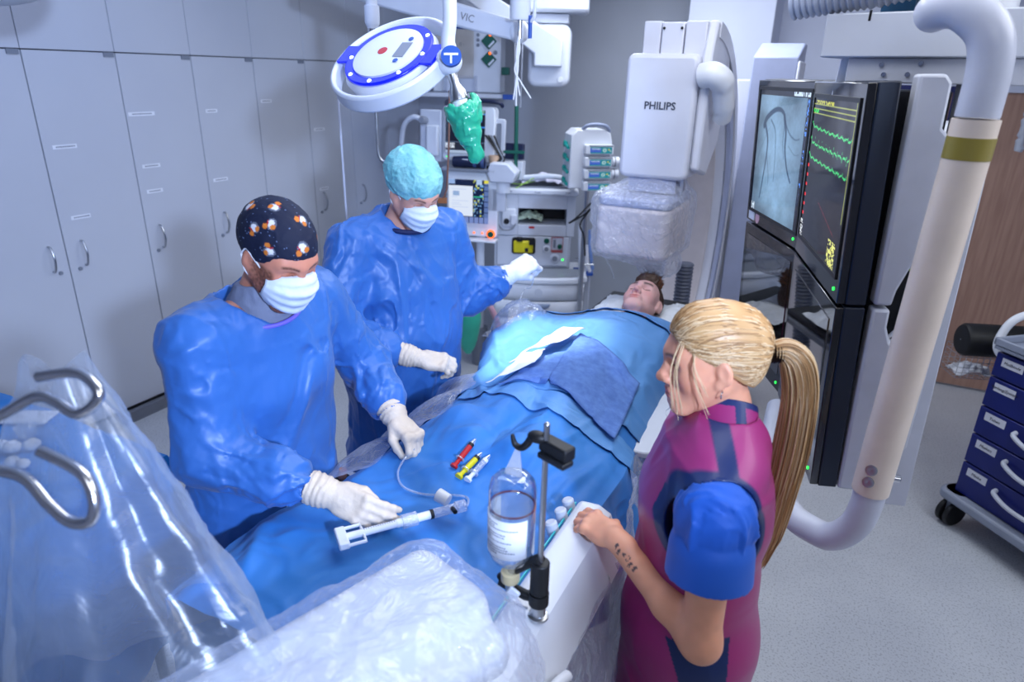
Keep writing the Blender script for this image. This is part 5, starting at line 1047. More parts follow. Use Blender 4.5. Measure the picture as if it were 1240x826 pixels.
# acrylic radiation shield on its rod
Q=thing('radiation_shield','clear acrylic shield with brown edge hanging behind the pale bouffant cap','shield',(-2.05,2.74,1.6))
u=Vector((math.cos(math.radians(25)),math.sin(math.radians(25)),0)); o0=Vector((-1.5,3.0,0))
def QP(a,z): return o0+u*a+Vector((0,0,z))
pts=[(-.84,1.15),(-.84,2.00),(-.31,2.02),(-.318,1.75),(-.330,1.56),(-.345,1.52),(-.38,1.50),(-.45,1.15)]
b=MB().add([QP(*p) for p in pts],[tuple(range(len(pts)))]); b.build('pane',M_clear,Q,smooth=False,solid=.008)
MB().tube([QP(*p) for p in pts[2:7]],.005,6).build('brown_edge',mat('amber_edge',(120,84,70),.35),Q); MB().tube([QP(*p) for p in pts[:2]],.005,6,flat=.5).build('left_edge',mat('pale_edge',(196,200,214),.3),Q)
MB().box(QP(-.352,1.505),(.045,.02,.025),rz=math.radians(25)).build('edge_clip',mat('orange_brown_clip',(150,96,60),.4),Q)
MB().tube(spline([QP(-.66,2.20),QP(-.663,1.95),QP(-.664,1.76),QP(-.655,1.70),QP(-.63,1.685),QP(-.60,1.69)],6),.009,10).build('bent_rod',M_steel,Q); MB().lathe(QP(-.66,2.19),(0,0,1),[(.010,0),(.024,.09),(.030,.10),(.034,.11),(.034,.18),(.026,.185),(.026,.86)],20).build('rod_sleeve',M_white2,Q); MB().lathe(QP(-.66,2.185),(0,0,1),[(.011,0),(.025,.092)],20).build('chrome_cone',M_chrome,Q); MB().box(QP(-.60,1.69),(.04,.03,.03)).build('rod_clip',M_grey,Q)
# spring arm and its joint
R=thing('spring_arm','long white spring arm crossing behind the surgical lamp','arm',(-1.9,3.2,2.4))
pa_,pb__=Vector((-2.75,3.15,2.555)),Vector((-1.66,3.30,2.300)); d=(pb__-pa_).normalized(); s_=Vector((0,0,1)); w=d.cross(s_).normalized(); s_=w.cross(d)
b=MB(); hh=[.060,.060,.052,.045]; P_=[pa_+(pb__-pa_)*t for t in (0,.5,.8,1)]; vs=[]
for p,h in zip(P_,hh): vs += [p+s_*h+w*.04,p-s_*h+w*.04,p-s_*h-w*.04,p+s_*h-w*.04]
b.add(vs,[(4*i+j,4*i+(j+1)%4,4*i+4+(j+1)%4,4*i+4+j) for i in range(3) for j in range(4)]+[(3,2,1,0),(12,13,14,15)]); b.build('arm_cover',M_white2,R,bevel=.012)
MB().ell(pb__+d*.02,(.055,.055,.055)).build('end_joint',M_white,R); MB().cyl((-2.72,3.15,2.5),(-2.72,3.15,3.05),.07,n=24).build('ceiling_tube',M_white2,R)
lettering('VIC',.05,mat('print_grey',(130,132,140),.6),pa_+(pb__-pa_)*.78-w*-.001+w*.041,d,s_,R) if w.y<0 else lettering('VIC',.05,mat('print_grey',(130,132,140),.6),pa_+(pb__-pa_)*.78-w*.041,d,s_,R)
H_=thing('supply_rod','white vertical rod with a hook and white cable ties','rod',(-1.60,3.2,2.4)); MB().lathe((-1.585,3.2,2.34),(0,0,1),[(.046,0),(.050,.01),(.050,.70)],28).build('rod_tube',M_white,H_); MB().tube(spline([(-1.53,3.2,2.48),(-1.505,3.19,2.45),(-1.505,3.19,2.36),(-1.53,3.2,2.33)],5),.008,8).build('side_grip',M_white,H_); MB().cyl((-1.585,3.2,2.26),(-1.585,3.2,2.345),.012,n=12).build('hook_stem',M_chrome,H_); MB().cyl((-1.53,3.2,2.26),(-1.53,3.2,2.36),.010,n=10).build('pin',M_cobalt,H_)
for k,(dx,dz) in enumerate(((-.01,.0),(.012,.02),(.0,-.03),(.05,.01))):
    MB().tube(spline([(-1.585,3.19,2.27),(-1.585+dx*.4+.008*(-1)**k,3.18,2.20),(-1.583-dx*.3,3.18,2.12),(-1.585+dx*.5,3.18,2.06),(-1.585+dx*1.6,3.18,1.98+dz)],6),.0035,6).build('cable_tie',M_cord,H_)
# joint housing on the wall arm
U_=thing('arm_housing','grey rounded joint housing with a wedge shaped arm below the ceiling','housing',(-2.0,4.6,2.2),math.radians(20),local=True)
MB().prism(rrect(.29,.40,.06),(-.045,0,.02),(1,0,0),(0,0,1),-.22).build('housing',M_white2,U_,bevel=.03,bseg=3); MB().bb((-.18,.02,.225),(.08,.20,.285)).build('neck',M_white2,U_,bevel=.01); MB().prism(rrect(.42,.30,.03),(.0,.10,.29),(1,0,0),(0,1,0),.56).build('upper_block',M_gband if False else M_white2,U_,bevel=.02); MB().lathe((.04,-.001,-.13),(0,-1,0),[(.02,0),(.018,.006)],16).build('cap',M_white,U_)
b=MB(); b.prism([(-.14,-.05),(.05,-.05),(.05,.12),(-.55,.45),(-.62,.36),(-.14,.03)],(0,-.10,0),(1,0,0),(0,0,1),-.10); b.build('wedge_arm',M_white2,U_,bevel=.01)
# green drip line hanging in front of the back wall
D=thing('green_drip_tube','green tube with a cross bar hanging from clear lines','tube',(-2.13,4.30,1.6)); MB().cyl((-2.135,4.30,1.46),(-2.14,4.30,1.90),.014,n=14).build('green_tube',M_green,D); b=MB(); b.prism(rrect(.15,.018,.008),(-2.145,4.29,1.598),(.94,.34,0),(0,0,1),.02); b.build('cross_bar',M_green,D); MB().lathe((-2.135,4.30,1.415),(0,0,1),[(.022,0),(.034,.05),(.030,.055),(.014,.05)],18).build('end_cup',M_green,D); b=MB(); b.tube([(-2.15,4.30,1.89),(-2.16,4.29,2.40)],.004,6); b.tube([(-2.11,4.30,1.89),(-2.10,4.29,2.40)],.004,6); b.build('clear_line',M_tube,D); MB().cyl((-2.13,4.30,2.40),(-2.13,4.45,2.42),.008,n=8).build('line_hook',M_steel,D)
# ================================================================ MONITOR RACK AND BEAM (right)
M_shell=mat('silver_grey_shell',(196,200,212),.4); M_edge=mat('dark_navy_edge',(22,32,50),.35); M_bez=mat('glossy_black_bezel',(20,20,22),.07,spec=.7,coat=.5)
colR=(Vector((-.092,2.5,0)),math.atan2(-.6,.16),.62); colL=(Vector((-.335,3.0,0)),math.atan2(-.5,.25),.558)
def angio(U,Vv):
    P=np.stack([U*3,Vv*3,U*0],-1); g=150+26*vnoise(P,3)+12*vnoise(P*3,4)+5*vnoise(P*14,5)-40*((U-.5)**2+(Vv-.5)**2)*1.6+30*np.exp(-((U-.45)/.3)**2-((Vv-.12)/.16)**2); c=np.stack([g*.72,g*.92,g*1.10],-1)
    def ves(pts,w,s):
        pts=spline([(x,y,0) for x,y in pts],6); d=np.full(U.shape,9.)
        for i,(a,b) in enumerate(zip(pts[:-1],pts[1:])):
            ab=np.array([b.x-a.x,b.y-a.y]); q=np.stack([U-a.x,Vv-a.y],-1); t=np.clip(q@ab/max(ab@ab,1e-9),0,1); ww=w*(1-.6*i/len(pts)); d=np.minimum(d,np.linalg.norm(q-t[...,None]*ab,axis=-1)-ww)
        k=np.clip(.5-d/.010,0,1)*s; c[:]=c*(1-k[...,None])+np.array([28,52,78])*k[...,None]
    ves([(.16,.72),(.20,.78),(.34,.845),(.46,.86),(.55,.83),(.58,.76)],.026,.9); ves([(.18,.73),(.26,.62),(.27,.5),(.25,.36),(.22,.2),(.20,.12)],.016,.8); ves([(.30,.77),(.40,.70),(.44,.58),(.46,.44),(.47,.3)],.008,.6); ves([(.56,.82),(.62,.70),(.64,.56),(.72,.42),(.80,.34)],.018,.8); ves([(.56,.80),(.68,.70),(.80,.66),(.88,.67)],.008,.6); ves([(.58,.74),(.58,.62),(.63,.50)],.007,.5); ves([(.27,.5),(.34,.36),(.36,.26)],.006,.5); ves([(.05,.4),(.2,.62),(.3,.72)],.003,.35); ves([(.7,.6),(.82,.55),(.9,.56)],.004,.4)
    paint(c,Vv>.965,[12,20,34]); paint(c,U>.945,[10,18,34]); r=(np.sin(np.floor(U*80)*12.9+np.floor(Vv*70)*78.2)*43758.5)%1; paint(c,(U>.955)&(r>.55)&(((Vv>.28)&(Vv<.36))|((Vv>.5)&(Vv<.6))|(Vv>.7)),[70,130,220]); paint(c,(U>.70)&(Vv>.973)&(r>.3),[200,220,240]); paint(c,(U<.1)&(Vv<.06)&(r>.4),[200,215,230]); paint(c,(U<.03),[10,18,34]); return c
def ecg(U,Vv):
    c=np.zeros(U.shape+(3,))+np.array([10,12,20.]); r=(np.sin(np.floor(U*70)*12.9+np.floor(Vv*90)*78.2)*43758.5)%1
    paint(c,(Vv>.95)&(Vv<.985)&(U>.05)&(U<.5)&(r>.35),[190,190,70]); paint(c,(np.abs(Vv-.955)<.004)|(np.abs(Vv-.925)<.004)|(np.abs(Vv-.895)<.004)|((np.abs(U-.975)<.006)&(Vv>.30)),[150,160,70]); paint(c,(Vv>.9)&(Vv<.92)&(U<.14)&(r>.4),[40,220,80])
    for y0,a,f in ((.80,.010,31),(.69,.034,23),(.585,.010,29)):
        ph=np.mod(U*f*.45,1); s=a*(np.exp(-((ph-.4)/.05)**2)-.6*np.exp(-((ph-.5)/.05)**2))+.006*np.sin(U*60)+.02*np.exp(-(U-.03)/.05)-.02*U; paint(c,(np.abs(Vv-y0-s)<.0065)&(U<.96)&(U>.01),[60,200,110])
    for k in range(6): paint(c,(np.abs(U-.035)<.02)&(np.abs(Vv-.53+.072*k)<.011),[230,40,40])
    paint(c,(np.abs(Vv-.33+.30*(U-.4))<.003)&(U>.42)&(U<.85),[120,40,50]); paint(c,(U<.07)&(Vv<.12)&(r>.35),[210,215,220]); paint(c,(U>.76)&(U<.93)&(Vv<.16)&(r>.5),[220,220,120]); return c
MW=[('display_monitor','upper left wall monitor showing a grey blue vessel x-ray',colL,1.555,angio,(.485,.455)),('display_monitor','upper right wall monitor with green heart traces on black',colR,1.555,ecg,(.52,.43)),('display_monitor','lower left wall monitor, dark screen, left of the ponytail',colL,1.0,None,(.47,.44)),('display_monitor','lower right wall monitor, dark screen, behind the ponytail',colR,1.0,None,(.52,.43))]
for nm,lab,(o,th,w),z,fn,(sw,sh) in MW:
    t=thing(nm,lab,'monitor',(o.x+.034*math.sin(th)*-1*0,o.y,z),th,None,local=True)
    lean=.055*(1.0 if z>1.3 else .0); t.rotation_euler=(.058,0,th)
    if z>1.3: off=Vector((math.sin(th),-math.cos(th),0))*(.555*math.sin(.058)); t.location=o+off+Vector((0,0,z))
    else: t.location=o+Vector((0,0,z))
    MB().prism(rrect(w-.006,.545,.006,cx=w/2,cy=.2745),(0,0,0),(1,0,0),(0,0,1),-.022).build('bezel',M_bez,t,bevel=.002) if False else MB().bb((.003,-.022,.002),(w-.003,0,.547)).build('bezel',M_bez,t,bevel=.003)
    MB().bb((.0,.0,.0),(w,.05,.549)).build('edge_frame',M_edge,t,bevel=.004)
    cz=.285; cx=w/2-.0
    if fn is not None:
        screen('screen',t,sw,sh,-.0235,cx,cz,fn,130,130,1.25,'wall_screen')
        b=MB(); 
        for a_,c_ in (((cx-sw/2-.012,-.026,cz-sh/2-.012),(cx+sw/2+.012,-.022,cz-sh/2)),((cx-sw/2-.012,-.026,cz+sh/2),(cx+sw/2+.012,-.022,cz+sh/2+.012)),((cx-sw/2-.012,-.026,cz-sh/2),(cx-sw/2,-.022,cz+sh/2)),((cx+sw/2,-.026,cz-sh/2),(cx+sw/2+.012,-.022,cz+sh/2))): b.bb(a_,c_)
        b.build('screen_frame',M_dark,t,smooth=False)
    else: MB().bb((cx-sw/2,-.0245,cz-sh/2),(cx+sw/2,-.022,cz+sh/2)).build('screen',M_glass,t,smooth=False)
    MB().cyl((w-.05,-.0245,.03),(w-.05,-.021,.03),.005,n=12).build('power_lamp',M_greenled,t)
    if fn is angio: MB().bb((.035,-.0245,.012),(.10,-.022,.048)).build('white_sticker',M_white,t,smooth=False); MB().lathe((.135,-.022,.03),(0,-1,0),[(.022,0),(.022,.002)],20).build('round_sticker',mat('pink_sticker',(214,170,180),.5),t)
# shells behind the right column, with the cable cut-out
o,th,w=colR; t=thing('monitor_rack','silver grey rack shell with cable cut-out behind the wall monitors','rack',(o.x,o.y,1.0),th,local=True); t.rotation_euler=(.03,0,th)
d0,d1=.052,.155
b=MB(); b.prism([(d0,.56),(d0,1.12),(.11,1.12),(.125,1.10),(.125,1.0),(d1,.97),(d1,.70),(.12,.66),(.10,.60),(.095,.56)],(w+.004,0,0),(0,1,0),(0,0,1),-.05); b.build('upper_shell',M_shell,t,bevel=.008)
b=MB(); b.prism([(d0,.0),(d0,.55),(.095,.55),(.095,.50),(.11,.46),(.15,.45),(d1,.42),(d1,.12),(.12,.04),(.10,.0)],(w+.004,0,0),(0,1,0),(0,0,1),-.05); b.build('lower_shell',M_shell,t,bevel=.008)
MB().bb((.02,.055,.02),(w-.06,.15,1.08)).build('back_box',M_dark,t)
b=MB(); b.bb((w-.16,.19,-.05),(w-.02,.25,1.12)); b.build('grey_post',M_shell,t,bevel=.004)
MB().tube(spline([(w-.03,.10,.72),(w-.02,.16,.62),(w-.02,.17,.50),(w-.04,.12,.42)],6),.012,10).build('white_cable',M_cord,t); MB().tube(spline([(w-.05,.12,.66),(w-.05,.18,.60),(w-.06,.20,.40)],6),.006,8).build('green_yellow_cable',mat('green_yellow_cable',(150,190,40),.5),t); MB().tube(spline([(w-.04,.11,.45),(w-.03,.15,.52),(w-.05,.18,.58)],6),.005,8).build('white_cable',M_cord,t)
MB().bb((-.55,.06,.02),(.0,.14,1.05)).build('side_box',M_dark,t) if False else None
MB().bb((.16,.06,1.1),(.40,.12,1.2)).build('hanger',M_shell,t)
# beam above
B=thing('ceiling_beam','long white ceiling beam above the wall monitors with bolts and a grey hose on top','beam',(.06,2.12,2.215),math.radians(-16),local=True)
MB().bb((-.20,-.06,-.055),(.26,.22,.05)).build('beam_cover',M_white2,B,bevel=.004); MB().bb((-.13,-.045,-.115),(.30,.16,-.056)).build('lower_plate',M_shell,B,bevel=.003)
MB().bb((.258,-.14,-.058),(.40,.20,.20)).build('end_box',M_white,B,bevel=.006) if False else None
for x,z in ((-.045,-.072),(.045,-.068),(-.035,-.095),(.02,-.094)): MB().lathe((x,-.0455,z),(0,-1,0),[(.006,0),(.006,.004),(.003,.004)],12).build('bolt',M_chrome,B)
MB().bb((-.095,-.0605,.03),(-.089,-.059,.055)).build('slot',M_dark,B,smooth=False); MB().bb((-.10,.04,.05),(-.02,.10,.17)).build('blue_connector',mat('petrol_plastic',(60,110,150),.4),B)
b=MB(); b.prism([(-.19,-.16),(-.15,-.16),(-.155,-.06),(-.10,-.06),(-.10,.02),(-.15,.03),(-.18,-.05)],(0,.05,0),(1,0,0),(0,0,1),-.06); b.build('bracket',M_white,B,bevel=.004)
MB().cyl((.05,.08,.04),(.05,.08,.83),.06,n=28).build('ceiling_tube',M_white,B)
pr=[]
for i in range(40): pr += [(-.30+.016*i,1.0),(-.292+.016*i,.86)]
path=[Vector((x,-.02+.02*math.sin(x*4),.092+.16*max(0,x+.1)+.02*math.cos(x*6))) for x,_ in pr]
MB().tube(path,[.05*k for _,k in pr],18).build('corrugated_hose',mat('light_grey_hose',(176,182,196),.45),B)
# bumper handle tube
T_=thing('bumper_handle','thick cream and white handle tube curving down beside the wall monitors','handle',(.18,1.74,1.0))
M_cream=mat('cream_plastic',(236,220,204),.35); M_pale=mat('pale_grey_tube',(206,210,224),.28)
upper=spline([(.085,1.86,2.245),(.095,1.79,2.247),(.130,1.745,2.242),(.178,1.725,2.20),(.196,1.725,2.14),(.198,1.727,2.04)],7); MB().tube(upper,.041,24).build('upper_bend',M_pale,T_)
MB().tube([(.198,1.727,2.035),(.1975,1.728,1.96),(.183,1.742,1.12)],.0445,28).build('grip_sleeve',M_cream,T_,angle=60)
MB().tube([(.198,1.7275,2.0),(.1976,1.728,1.955)],.0455,28).build('yellow_band',mat('olive_film',(150,136,60),.3),T_)
MB().tube(spline([(.183,1.742,1.125),(.182,1.743,1.07),(.17,1.752,1.0),(.135,1.775,.935),(.09,1.81,.905),(.0,1.90,.90),(-.08,2.15,.93),(-.10,2.42,.98)],7),.039,24).build('lower_bend',M_pale,T_)
for z in (1.20,1.165): q=.198-(.015)*(2.035-z)/.915; MB().lathe((q-.014,1.698,z),(-.25,-.95,.1),[(.014,0),(.014,.004),(.009,.005),(0,.003)],18).build('bolt',M_steel,T_)
MB().lathe((.225,1.76,1.16),(1,.1,0),[(.010,0),(.010,.018),(.006,.02)],12).build('side_screw',M_clear if False else M_chrome,T_)
MB().bb((.215,1.80,1.22),(.245,1.88,2.10)).build('back_rail',M_shell,T_,bevel=.01)
W_=thing('white_cabinet','white device case behind the monitor rack and handle tube','case',(.30,2.9,1.6)); MB().bb((.24,2.75,1.18),(.37,3.2,1.97)).build('case_body',M_white,W_,bevel=.02); MB().bb((.371,2.80,1.60),(.374,2.86,1.72)).build('sticker',mat('pink_sticker',(214,170,180),.5),W_); MB().cyl((.33,3.0,1.97),(.33,3.0,3.05),.05,n=20).build('ceiling_tube',M_white,W_)
X_=tag(MB().tube([(.87+.004*math.sin(i*2),5.3,1.72+.02*i) for i in range(40)],[.028 if i%2 else .022 for i in range(40)],12).build('ribbed_hose',mat('light_grey_hose',(176,182,196),.45)),'pale ribbed hose hanging at the right picture edge in front of the door','hose')
MB().cyl((.87,5.3,2.5),(.87,5.3,3.05),.015,n=10).build('hose_hanger',M_steel,X_)
# ---------------------------------------------------------------- blue drawer trolley
Y_=thing('drawer_trolley','navy blue drawer trolley with hand written labels at the right edge','trolley',(.74,3.62,0),math.radians(-47.8),local=True)
M_nb=mat('navy_drawer_steel',(16,30,110),.35); M_tg=mat('grey_trolley_plastic',(150,158,176),.4)
MB().bb((.012,.012,.18),(.63,.48,.955)).build('carcass',M_nb,Y_,bevel=.004)
zs=[.955,.83,.675,.525,.365,.19]
for k,(txt) in enumerate(('Mullbinde','Verlang/System','Tuben','Masken','Maske')):
    z1,z0=zs[k]-.004,zs[k+1]+.004; d=MB().bb((.01,-.012,z0),(.63,.012,z1)).build('drawer',M_nb,Y_,bevel=.004)
    l=MB().bb((.045,-.0135,z1-.058),(.150,-.0122,z1-.018)).build('label',mat('label_white',(220,222,232),.6),d,smooth=False); lettering(txt,.021,mat('pen_ink',(40,42,54),.6),(.0975,-.0138,z1-.039),(1,.0,.02),(.25,0,1),l,name='handwriting')
    if k>1: MB().tube(spline([(.205,-.01,z1-.045),(.215,-.035,z1-.055),(.30,-.045,z1-.078),(.42,-.045,z1-.078),(.50,-.035,z1-.055),(.51,-.01,z1-.045)],6),.011,10,flat=1.).build('drawer_handle',M_tg if False else M_white2,d)
b=MB(); b.prism([(.0,-.03),(.66,-.03),(.66,.52),(.0,.52)],(0,0,.965),(1,0,0),(0,1,0),.02); b.build('top_tray',M_tg,Y_,bevel=.006)
b=MB(); b.bb((-.005,-.035,.985),(.665,-.02,1.02)); b.bb((-.005,-.035,.985),(.01,.525,1.02)); b.build('top_rim',M_tg,Y_,bevel=.005)
MB().tube(spline([(.0,.06,.90),(-.05,.06,.94),(-.062,.08,1.01),(-.05,.12,1.08),(-.02,.22,1.12),(.0,.35,1.12),(.0,.45,1.06)],7),.019,14).build('push_handle',M_white,Y_)
MB().prism(rrect(.74,.60,.05,cx=.32,cy=.24),(0,0,.14),(1,0,0),(0,1,0),.05).build('base_plate',M_tg,Y_,bevel=.012)
MB().prism(rrect(.14,.14,.06,cx=.02,cy=.02),(0,0,.135),(1,0,0),(0,1,0),.055).build('corner_bumper',M_tg,Y_,bevel=.012)
for (x,y) in ((.02,-.005),(.60,.02),(.03,.46),(.60,.46)):
    c=MB(); 
    for s in (-.022,.022): c.cyl((x+s-.012,y,.066),(x+s+.012,y,.066),.066,n=26)
    c=c.build('caster',M_black,Y_,bevel=.006); MB().bb((x-.012,y-.03,.055),(x+.012,y+.02,.14)).build('fork',M_grey,c,bevel=.005)
# bolster and basket beyond it
Z_=thing('black_bolster','black padded cylinder bolster on a rail behind the trolley','bolster',(.80,4.02,.88)); MB().lathe((.645,3.92,.885),(.80,.30,0),[(.05,-.012),(.075,-.008),(.085,.006),(.085,.55),(.07,.56)],36).build('padding',M_black,Z_); MB().lathe((.645,3.92,.885),(.80,.30,0),[(.004,-.0135),(.003,-.012)],10).build('end_button',M_grey,Z_); MB().cyl((1.13,4.10,.05),(1.13,4.10,.86),.02,n=12).build('stand',M_steel,Z_); MB().cyl((1.13,4.10,0),(1.13,4.10,.05),.10,n=24).build('foot',M_grey,Z_)
N_=thing('wire_basket','wire basket with white packs under the black bolster','basket',(.78,3.99,.70)); b=MB(); u_=Vector((.936,.351,0)); v_=Vector((-.351,.936,0)); o_=Vector((.66,3.95,.66))
for i in range(9): p=o_+u_*.03*i; b.tube([p+Vector((0,0,.15)),p,p+v_*.15,p+v_*.15+Vector((0,0,.15))],.0016,5)
for j in range(6): z=Vector((0,0,.03*j)); b.tube([o_+z,o_+u_*.24+z,o_+u_*.24+v_*.15+z,o_+v_*.15+z,o_+z],.0016,5)
for j in range(5): b.tube([o_+v_*.03*j,o_+v_*.03*j+u_*.24],.0016,5)
b.build('wire_mesh',M_steel,N_); b=MB(); b.tube([o_+u_*.14+v_*.08+Vector((0,0,.15)),(.80,4.04,.86)],.008,8); b.build('hanger',M_steel,N_)
crumple('white_pack','white folded pack lying in the wire basket','pack',tuple(o_+u_*.10+v_*.07+Vector((0,0,.012))),.09,.06,.05,M_paper,4,.4)
# ================================================================ ON AND AROUND THE TABLE
def on(x,y,h=0.): return Vector((x,y,TZ+Hbody(x,y)+h))
M_cyan=mat('cyan_edge',(60,205,215),.3,emit=(60,205,215),estr=.05)
SP=thing('control_rail','white rounded control panel along the near right table edge, under the bare hand','panel',(-.43,1.1,1.0))
b=MB(); b.prism([(-.505,1.0),(-.495,1.058),(-.44,1.062),(-.405,1.045),(-.355,.93),(-.365,.90),(-.44,.90),(-.505,.93)],(0,.55,0),(1,0,0),(0,0,1),-.88); b.build('panel_body',M_white,SP,bevel=.014,bseg=3)
MB().bb((-.5085,.6,1.035),(-.505,1.43,1.042)).build('cyan_edge',M_cyan,SP); MB().bb((-.50,1.0,1.062),(-.445,1.003,1.0655)).build('seam',M_grey,SP,smooth=False)
for y in (1.36,1.41,1.30): MB().lathe((-.520,y,1.045),(-.3,0,1),[(.016,-.02),(.016,.01),(.012,.014)],18).build('rail_button',M_white2,SP)
MB().tube(spline([(-.36,.80,.94),(-.35,.85,.975),(-.345,.92,.975),(-.34,.98,.95)],6),.012,10).build('side_lever',M_white,SP); MB().cyl((-.352,.74,.90),(-.335,.93,.955),.005,n=8).build('lever_rod',M_steel,SP)
ST=thing('clamp_stand','steel rod clamped on the control panel with black clamps and a hook','stand',(-.42,1.0,1.06))
MB().cyl((-.42,1.0,1.055),(-.42,1.0,1.14),.0155,n=24).build('steel_sleeve',M_steel,ST); MB().cyl((-.42,1.0,1.12),(-.42,1.0,1.195),.0195,n=24).build('black_sleeve',M_black,ST,bevel=.003); MB().cyl((-.42,1.0,1.19),(-.42,1.0,1.505),.0058,n=14).build('rod',M_steel,ST); MB().ell((-.42,1.0,1.505),(.0062,.0062,.0062)).build('rod_tip',M_steel,ST)
MB().lathe((-.42,1.0,1.055),(0,0,1),[(.022,0),(.022,.006),(.016,.008)],24).build('foot_ring',M_steel,ST)
b=MB(); b.tube([(-.418,1.0,1.20),(-.445,1.0,1.182),(-.512,1.005,1.115)],[.015,.011,.009],12); b.build('clamp_arm',M_black,ST); b=MB(); b.tube([(-.42,1.0,1.105),(-.45,1.0,1.098),(-.512,1.005,1.105)],[.012,.011,.010],12); b.build('clamp_arm',M_black,ST); MB().cyl((-.42,1.0,1.09),(-.42,1.0,1.118),.021,n=20).build('clamp_ring',M_black,ST)
MB().box((-.398,1.0,1.462),(.068,.03,.026),rz=-.35).build('clamp_block',M_black,ST,bevel=.004); MB().box((-.398,.994,1.443),(.066,.03,.012),rz=-.35).build('clamp_jaw',M_dark,ST,bevel=.003); MB().ell((-.438,1.0,1.475),(.020,.014,.012)).build('wing_knob',M_black,ST)
MB().tube(spline([(-.43,1.0,1.473),(-.448,1.0,1.472),(-.458,1.0,1.455),(-.470,1.0,1.443),(-.484,1.0,1.447),(-.490,1.0,1.466)],6),[.009,.008,.0075,.007,.006,.0035],10).build('hook',M_black,ST)
BT=thing('infusion_bottle','clear glass infusion bottle hanging upside down from the black hook, white label','bottle',(-.486,1.0,1.1))
m=bpy.data.materials.new('clear_glass'); m.use_nodes=True; nt=m.node_tree; nt.nodes.remove(nt.nodes['Principled BSDF']); tr=nt.nodes.new('ShaderNodeBsdfTransparent'); tr.inputs[0].default_value=(.93,.96,.98,1); gl=nt.nodes.new('ShaderNodeBsdfGlossy'); gl.inputs['Roughness'].default_value=.03; lw=nt.nodes.new('ShaderNodeLayerWeight'); lw.inputs[0].default_value=.42; mr=nt.nodes.new('ShaderNodeMapRange'); mr.inputs[3].default_value=.05; mr.inputs[4].default_value=.75; mx=nt.nodes.new('ShaderNodeMixShader'); nt.links.new(lw.outputs['Facing'],mr.inputs[0]); nt.links.new(mr.outputs[0],mx.inputs[0]); nt.links.new(tr.outputs[0],mx.inputs[1]); nt.links.new(gl.outputs[0],mx.inputs[2]); nt.links.new(mx.outputs[0],nt.nodes['Material Output'].inputs[0]); M_cg=m
bc=Vector((-.486,1.0,1.14)); MB().lathe(bc,(0,0,1),[(.016,.0),(.016,.016),(.022,.026),(.040,.044),(.0475,.062),(.0475,.205),(.044,.222),(.034,.235),(.018,.240),(.0,.236)],48).build('glass',M_cg,BT,angle=180)
MB().lathe(bc,(0,0,1),[(.0145,.004),(.0145,.018),(.020,.028),(.038,.046),(.0455,.064),(.0455,.168),(0.0,.168)],40).build('saline',plastic_film('saline',tint=(225,235,245),base=.10,edge=.4,rough=.04,bump=0.),BT,angle=60)
MB().tube([bc+Vector((.0455*math.cos(a),.0455*math.sin(a),.169)) for a in [2*PI*i/48 for i in range(49)]],.0022,6,cap=False).build('level_ring',mat('wine_red_rim',(90,40,60),.3),BT)
b=MB(); vs=[]
for i in range(41):
    a=math.radians(-215+190*i/40+0); 
    for z in (.070,.160): vs.append(bc+Vector((.0482*math.cos(a),.0482*math.sin(a),z)))
b.add(vs,[(2*i,2*i+2,2*i+3,2*i+1) for i in range(40)]); lb=b.build('label',mat('bottle_label',(232,234,240),.5),BT,solid=.0004,angle=180)
b=MB(); r=random.Random(3)
for row in range(13):
    z=.150-.0058*row; 
    if row in (3,8): continue
    L_=r.uniform(.35,.95) if row not in (0,1) else .5; a0=-200+ (170*(1-L_)*r.uniform(.1,.9)); a=a0
    while a<a0+150*L_:
        da=r.uniform(2,6); p=[bc+Vector((.0490*math.cos(math.radians(q)),0.0490*math.sin(math.radians(q)),zz)) for q,zz in ((a,z),(a+da,z),(a+da,z+.0022),(a,z+.0022))]; b.quad(p); a+=da+1.6
b.build('label_print',mat('label_text',(84,90,106),.6),lb,smooth=False)
MB().lathe(bc,(0,0,1),[(.019,-.018),(.020,-.016),(.020,.004),(.017,.006)],28).build('cap',mat('tan_cap',(196,180,140),.4),BT); b=MB(); b.lathe(bc,(0,0,1),[(.006,-.055),(.010,-.045),(.012,-.018)],16); b.build('drip_spike',M_tube,BT); MB().box(bc+Vector((.012,-.01,-.040)),(.026,.008,.026),rot=Matrix.Rotation(.5,3,'Y')).build('roller_clamp',M_white,BT,bevel=.003)
b=MB(); b.add([bc+Vector((-.02,0,.236)),bc+Vector((.02,0,.236)),bc+Vector((.012,0,.304)),bc+Vector((.006,0,.304))],[(0,1,2,3)]); b.build('hanging_strap',M_tube,BT,solid=.002,smooth=False)
MB().tube(spline([bc+Vector((0,0,-.055)),bc+Vector((.0,.01,-.085)),bc+Vector((.02,.03,-.11)),bc+Vector((.03,.0,-.125))],6),.003,7).build('drip_line',M_tube,BT)
